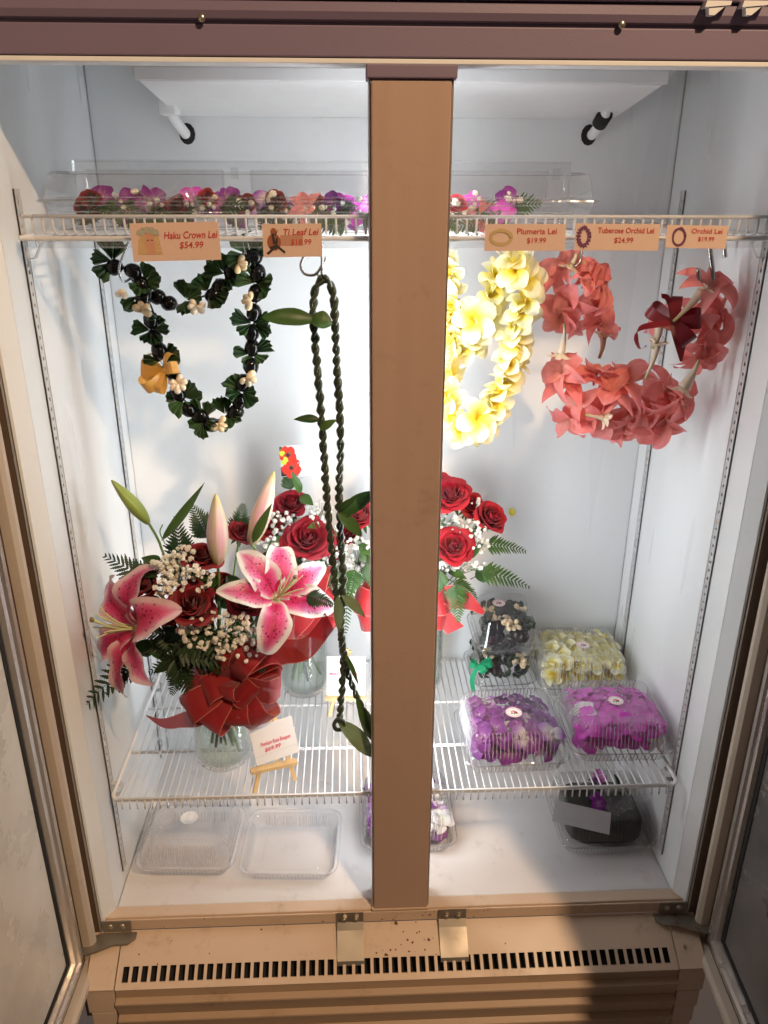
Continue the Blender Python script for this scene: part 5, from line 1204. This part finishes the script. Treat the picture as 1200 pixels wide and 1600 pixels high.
M = zrot((.490, .452, SF), -1.5); filling('plumeria_lei', 'pale yellow plumeria blossoms packed in the rear box', 'lei', M, .182, .160, .026, .078, 42, lambda o, P, a: plumeria(o, P, a, ru(.75, .9)))
clamshell(M, CL, 'clear ribbed box of pale yellow plumeria at the back right', stick=(.010, -.004, .0995, .0175))
# two smooth hinged boxes of nut leis, one on the other
HK = clammesh(.165, .170, .104, 'clear_plastic', .030, True)
def nutfill(o, P, a):
    k = rnd(); a = Vector(a)
    if k < .45: nut(o, P, a, ru(1.0, 1.2), rnd() < .35)
    elif k < .8: fan(o, P, [a * .6 + Vector((ru(-.7, .7), ru(-.7, .4), ru(-.5, .3))) for _ in range(4)], Vector((0, -.7, .7)), .68)
    else: 
        for _ in range(5): d = (Vector((ru(-1, 1), ru(-1, 0), ru(-.2, 1)))).normalized(); link('cowrie_shell', COW, o, frame(P + d * .012 + Vector((0, -.008, .008)), d, Vector((0, -1, 1)), 1.15))
M = zrot((.288, .462, SF), 3); filling('nut_lei', 'black nut and cowrie lei in the lower of two stacked boxes', 'lei', M, .108, .112, .022, .068, 25, nutfill, 'nut leis in boxes'); clamshell(M, HK, 'smooth clear box with a green ribbon, lower of the stacked nut lei boxes')
M2 = Matrix.Translation((.292, .468, SF + .108)) @ rot('Z', R(2)) @ rot('X', R(6)); filling('nut_lei', 'black nut and cowrie lei in the upper of two stacked boxes', 'lei', M2, .108, .112, .022, .070, 25, nutfill, 'nut leis in boxes'); clamshell(M2, HK, 'smooth clear box with round sticker, upper of the stacked nut lei boxes', stick=(-.012, .020, .1015, .0165))
gb = empty('ribbon_bow', (.215, .40, SF + .09)); tag(gb, 'shiny green ribbon bow on the lower nut lei box', 'ribbon'); bc = at(748, 1040, Y=.372); fr = nC(bc)
bowloop(gb, bc, CR * .9 + CU * .3, CU * .8 + fr * .4, .035, .009, 'green_satin', .4); bowloop(gb, bc, -CR * .9 + CU * .2, CU * .7 + fr * .5, .022, .009, 'green_satin', .5); bowloop(gb, bc, CR * .5 - CU * .6 + fr * .4, CR * .7 + CU * .4, .024, .009, 'green_satin', .5)
ribbon(gb, [bc, at(738, 1060, Y=.368), at(740, 1082, Y=.37)], [CR * .006, CR * .006, CR * .005], 'green_satin', 'tail')
# boxes on the cooler floor
M = zrot((-.485, .195, .0), -3); clamshell(M, CLH, 'empty closed clear box with blank white sticker on the cooler floor', stick=(-.006, .010, .0825, .021, 1))
M = zrot((-.245, .172, .0), -3); clamshell(M, CLH, 'empty open clear tray on the cooler floor beside the post', lid=False)
M = zrot((.034, .245, .0), 0); filling('orchid_lei', 'violet and white orchid blossoms boxed on the floor behind the post', 'lei', M, .182, .160, .026, .072, 36, lambda o, P, a: orchid(o, random.choice(('orchid_violet', 'orchid_violet', 'orchid_white', 'orchid_purple')), P, a, ru(.85, 1.05))); clamshell(M, CL, 'clear box of violet orchids on the floor behind the post')
M = zrot((.512, .225, .0), -1); bp = empty('paper_lined_lei', (.512, .225, .01)); tag(bp, 'black wrapped contents of the box on the right of the floor', 'wrapped lei')
g = G(); v, f, uv = ball(1, 1, 1, 16, 32, .06, 3); sq = lambda a: math.copysign(abs(a) ** .45, a); g.add([(sq(x) * .092, sq(y) * .080, sq(z) * .036 + .046 + .004 * noise.noise(Vector((x * 4, y * 4, z)))) for x, y, z in v], f, uv); g.obj('wrapping', m['black_paper'], bp, M)
clamshell(M, clammesh(.232, .212, .102, 'clear_thin', ribmat='clear_thin'), 'clear box with black wrapped contents on the floor at right')
c = Card('paper_sheet', at(868, 1250, Z=.112), at(955, 1270, Z=.110), at(884, 1284, Z=.107), 'paper_grey', 'plain grey paper slip lying on the black wrapped box', 'paper')
ob = empty('film_bag', M @ Vector((.03, .02, .10))); tag(ob, 'crumpled clear bag of small blossoms on the black wrapped box', 'bag')
def crumple(u, v): return Vector(((u - .5) * .15, (v - .5) * .15, .012 + .022 * noise.noise(Vector((u * 4, v * 4, 1))) + .010 * noise.noise(Vector((u * 11, v * 11, 3)))))
g = G(); g.add(*grid(24, 24, crumple)); g.obj('film', m['film'], ob, M @ Matrix.Translation((.035, .015, .100)) @ rot('Z', .5), False)
for k in range(4): orchid(ob, random.choice(('orchid_pink', 'orchid_purple', 'orchid_purple')), M @ Vector((ru(-.03, .06), ru(-.04, .07), .108)), Vector((ru(-.5, .5), ru(-.6, .2), 1)), .6)
for k in range(6): lf_b = M @ Vector((ru(.0, .06), ru(-.03, .05), .105)); leaf(ob, lf_b, lf_b + Vector((ru(-.03, .03), ru(-.02, .02), ru(.01, .03))), .005, 'leaf_dark', Vector((0, -1, .5)))
# yellow petal stuck to the back panel
g = G(); g.add(*petalgrid(.022, .008, ovate, .1, .5, .3, 6, 4)); yo = g.obj('fallen_petal', m['yellow_petal'], None, frame(at(801, 806, Y=D - .004), Vector((0, -1, 0)), Vector((0, 0, 1)), 1, .25)); tag(yo, 'small yellow petal stuck to the white back panel', 'petal')
# ================================================================== long blister box of crown leis on the upper shelf
US = ZU + .0082
lx0, lx1 = -.588, .325; w_ = lx1 - lx0; Mx = Matrix.Translation(((lx0 + lx1) / 2, .185, US + .001))
LB = clammesh(w_, .20, .090, 'clear_plastic', .045, True, .014)
bx = clamshell(Mx, LB, 'long clear blister box of crown leis on the upper shelf')
v = []
# lid stands open against the back: shallow panel with raised pads and tabs
g = G(); y0 = .286; z0_ = US + .047; zt = US + .112
def pad(x0, x1, za, zb, dep):
    g.add(*box(x0, x1, y0 - dep, y0 - dep + .0012, za, zb)); 
    for q in ((x0, za, x1, za), (x0, zb, x1, zb), (x0, za, x0, zb), (x1, za, x1, zb)): g.add(*tube([(q[0], y0 - dep, q[1]), (q[2], y0 - dep, q[3])], .0022, 6))
pad(lx0 + .004, lx1 - .004, z0_, zt, 0)
for k in range(3):
    xa = lx0 + .03 + k * (w_ - .03) / 3; xb = xa + (w_ - .03) / 3 - .05; pad(xa, xb, z0_ + .004, zt - .016, .020)
    g.add(*box(xb + .012, xb + .026, y0 - .010, y0 - .008, zt - .030, zt - .010, .0005))
g.obj('lid', m['clear_plastic'], bx, None, False)
g = G()
for yy in (.093, .099):
    for zz in (US + .020, US + .030, US + .040, US + .052): g.add(*tube([(lx0 + .03, yy, zz), (lx1 - .04, yy, zz)], .0011, 6))
g.obj('moulded_rib', m['clear_plastic'], bx)
wr = empty('film_wrap', at(250, 330, Y=.06)); tag(wr, 'folded strip of clear cellophane lying in front of the crown lei box', 'wrapping')
A_, B_, C_ = at(172, 344, Y=.062), at(292, 292, Y=.085), at(318, 340, Y=.062)
def wrapf(u, v):
    base = A_.lerp(B_, u * 1.6) if u < .625 else B_.lerp(C_, (u - .625) / .375)
    return base + Vector((0, .020 * (v - .5), .022 * (v - .5))) + Vector((0, -.006, .004)) * noise.noise(Vector((u * 6, v * 3, 2)))
g = G(); g.add(*grid(24, 6, wrapf)); g.obj('film', m['film'], wr, None, False)
cr = empty('crown_lei', (-.15, .17, US)); tag(cr, 'mixed crown lei of roses, purple orchids and fern in the long box', 'lei')
x = -.53
while x < .195:
    k = rnd(); P = Vector((x, .135 + ru(-.015, .03), US + ru(.020, .050))); a_ = Vector((ru(-.5, .5), -1, ru(.1, .9)))
    if k < .15: rose(cr, P, a_, ru(.42, .5), random.choice(('rose_red', 'rose_dark')), 3)
    elif k < .78: orchid(cr, random.choice(('orchid_purple', 'orchid_pink', 'orchid_violet', 'orchid_purple', 'orchid_purple')), P, a_, ru(.7, .85))
    elif k < .90: coral(cr, P, a_, ru(.45, .55))
    else: orchid(cr, 'orchid_white', P, a_, .8)
    if rnd() < .9: frond(cr, P + Vector((0, .0, -.012)), P + Vector((ru(-.06, .06), -.03, ru(-.026, .0))), .028, Vector((0, -1, .6)), 'fern', .1, 8)
    if rnd() < .55:
        pts = [P + Vector((ru(-.02, .02), -.025 + ru(-.01, .005), ru(-.012, .015))) for _ in range(5)]; breath(cr, pts, P, 'breath_cream', 1.5)
    x += ru(.0125, .018)
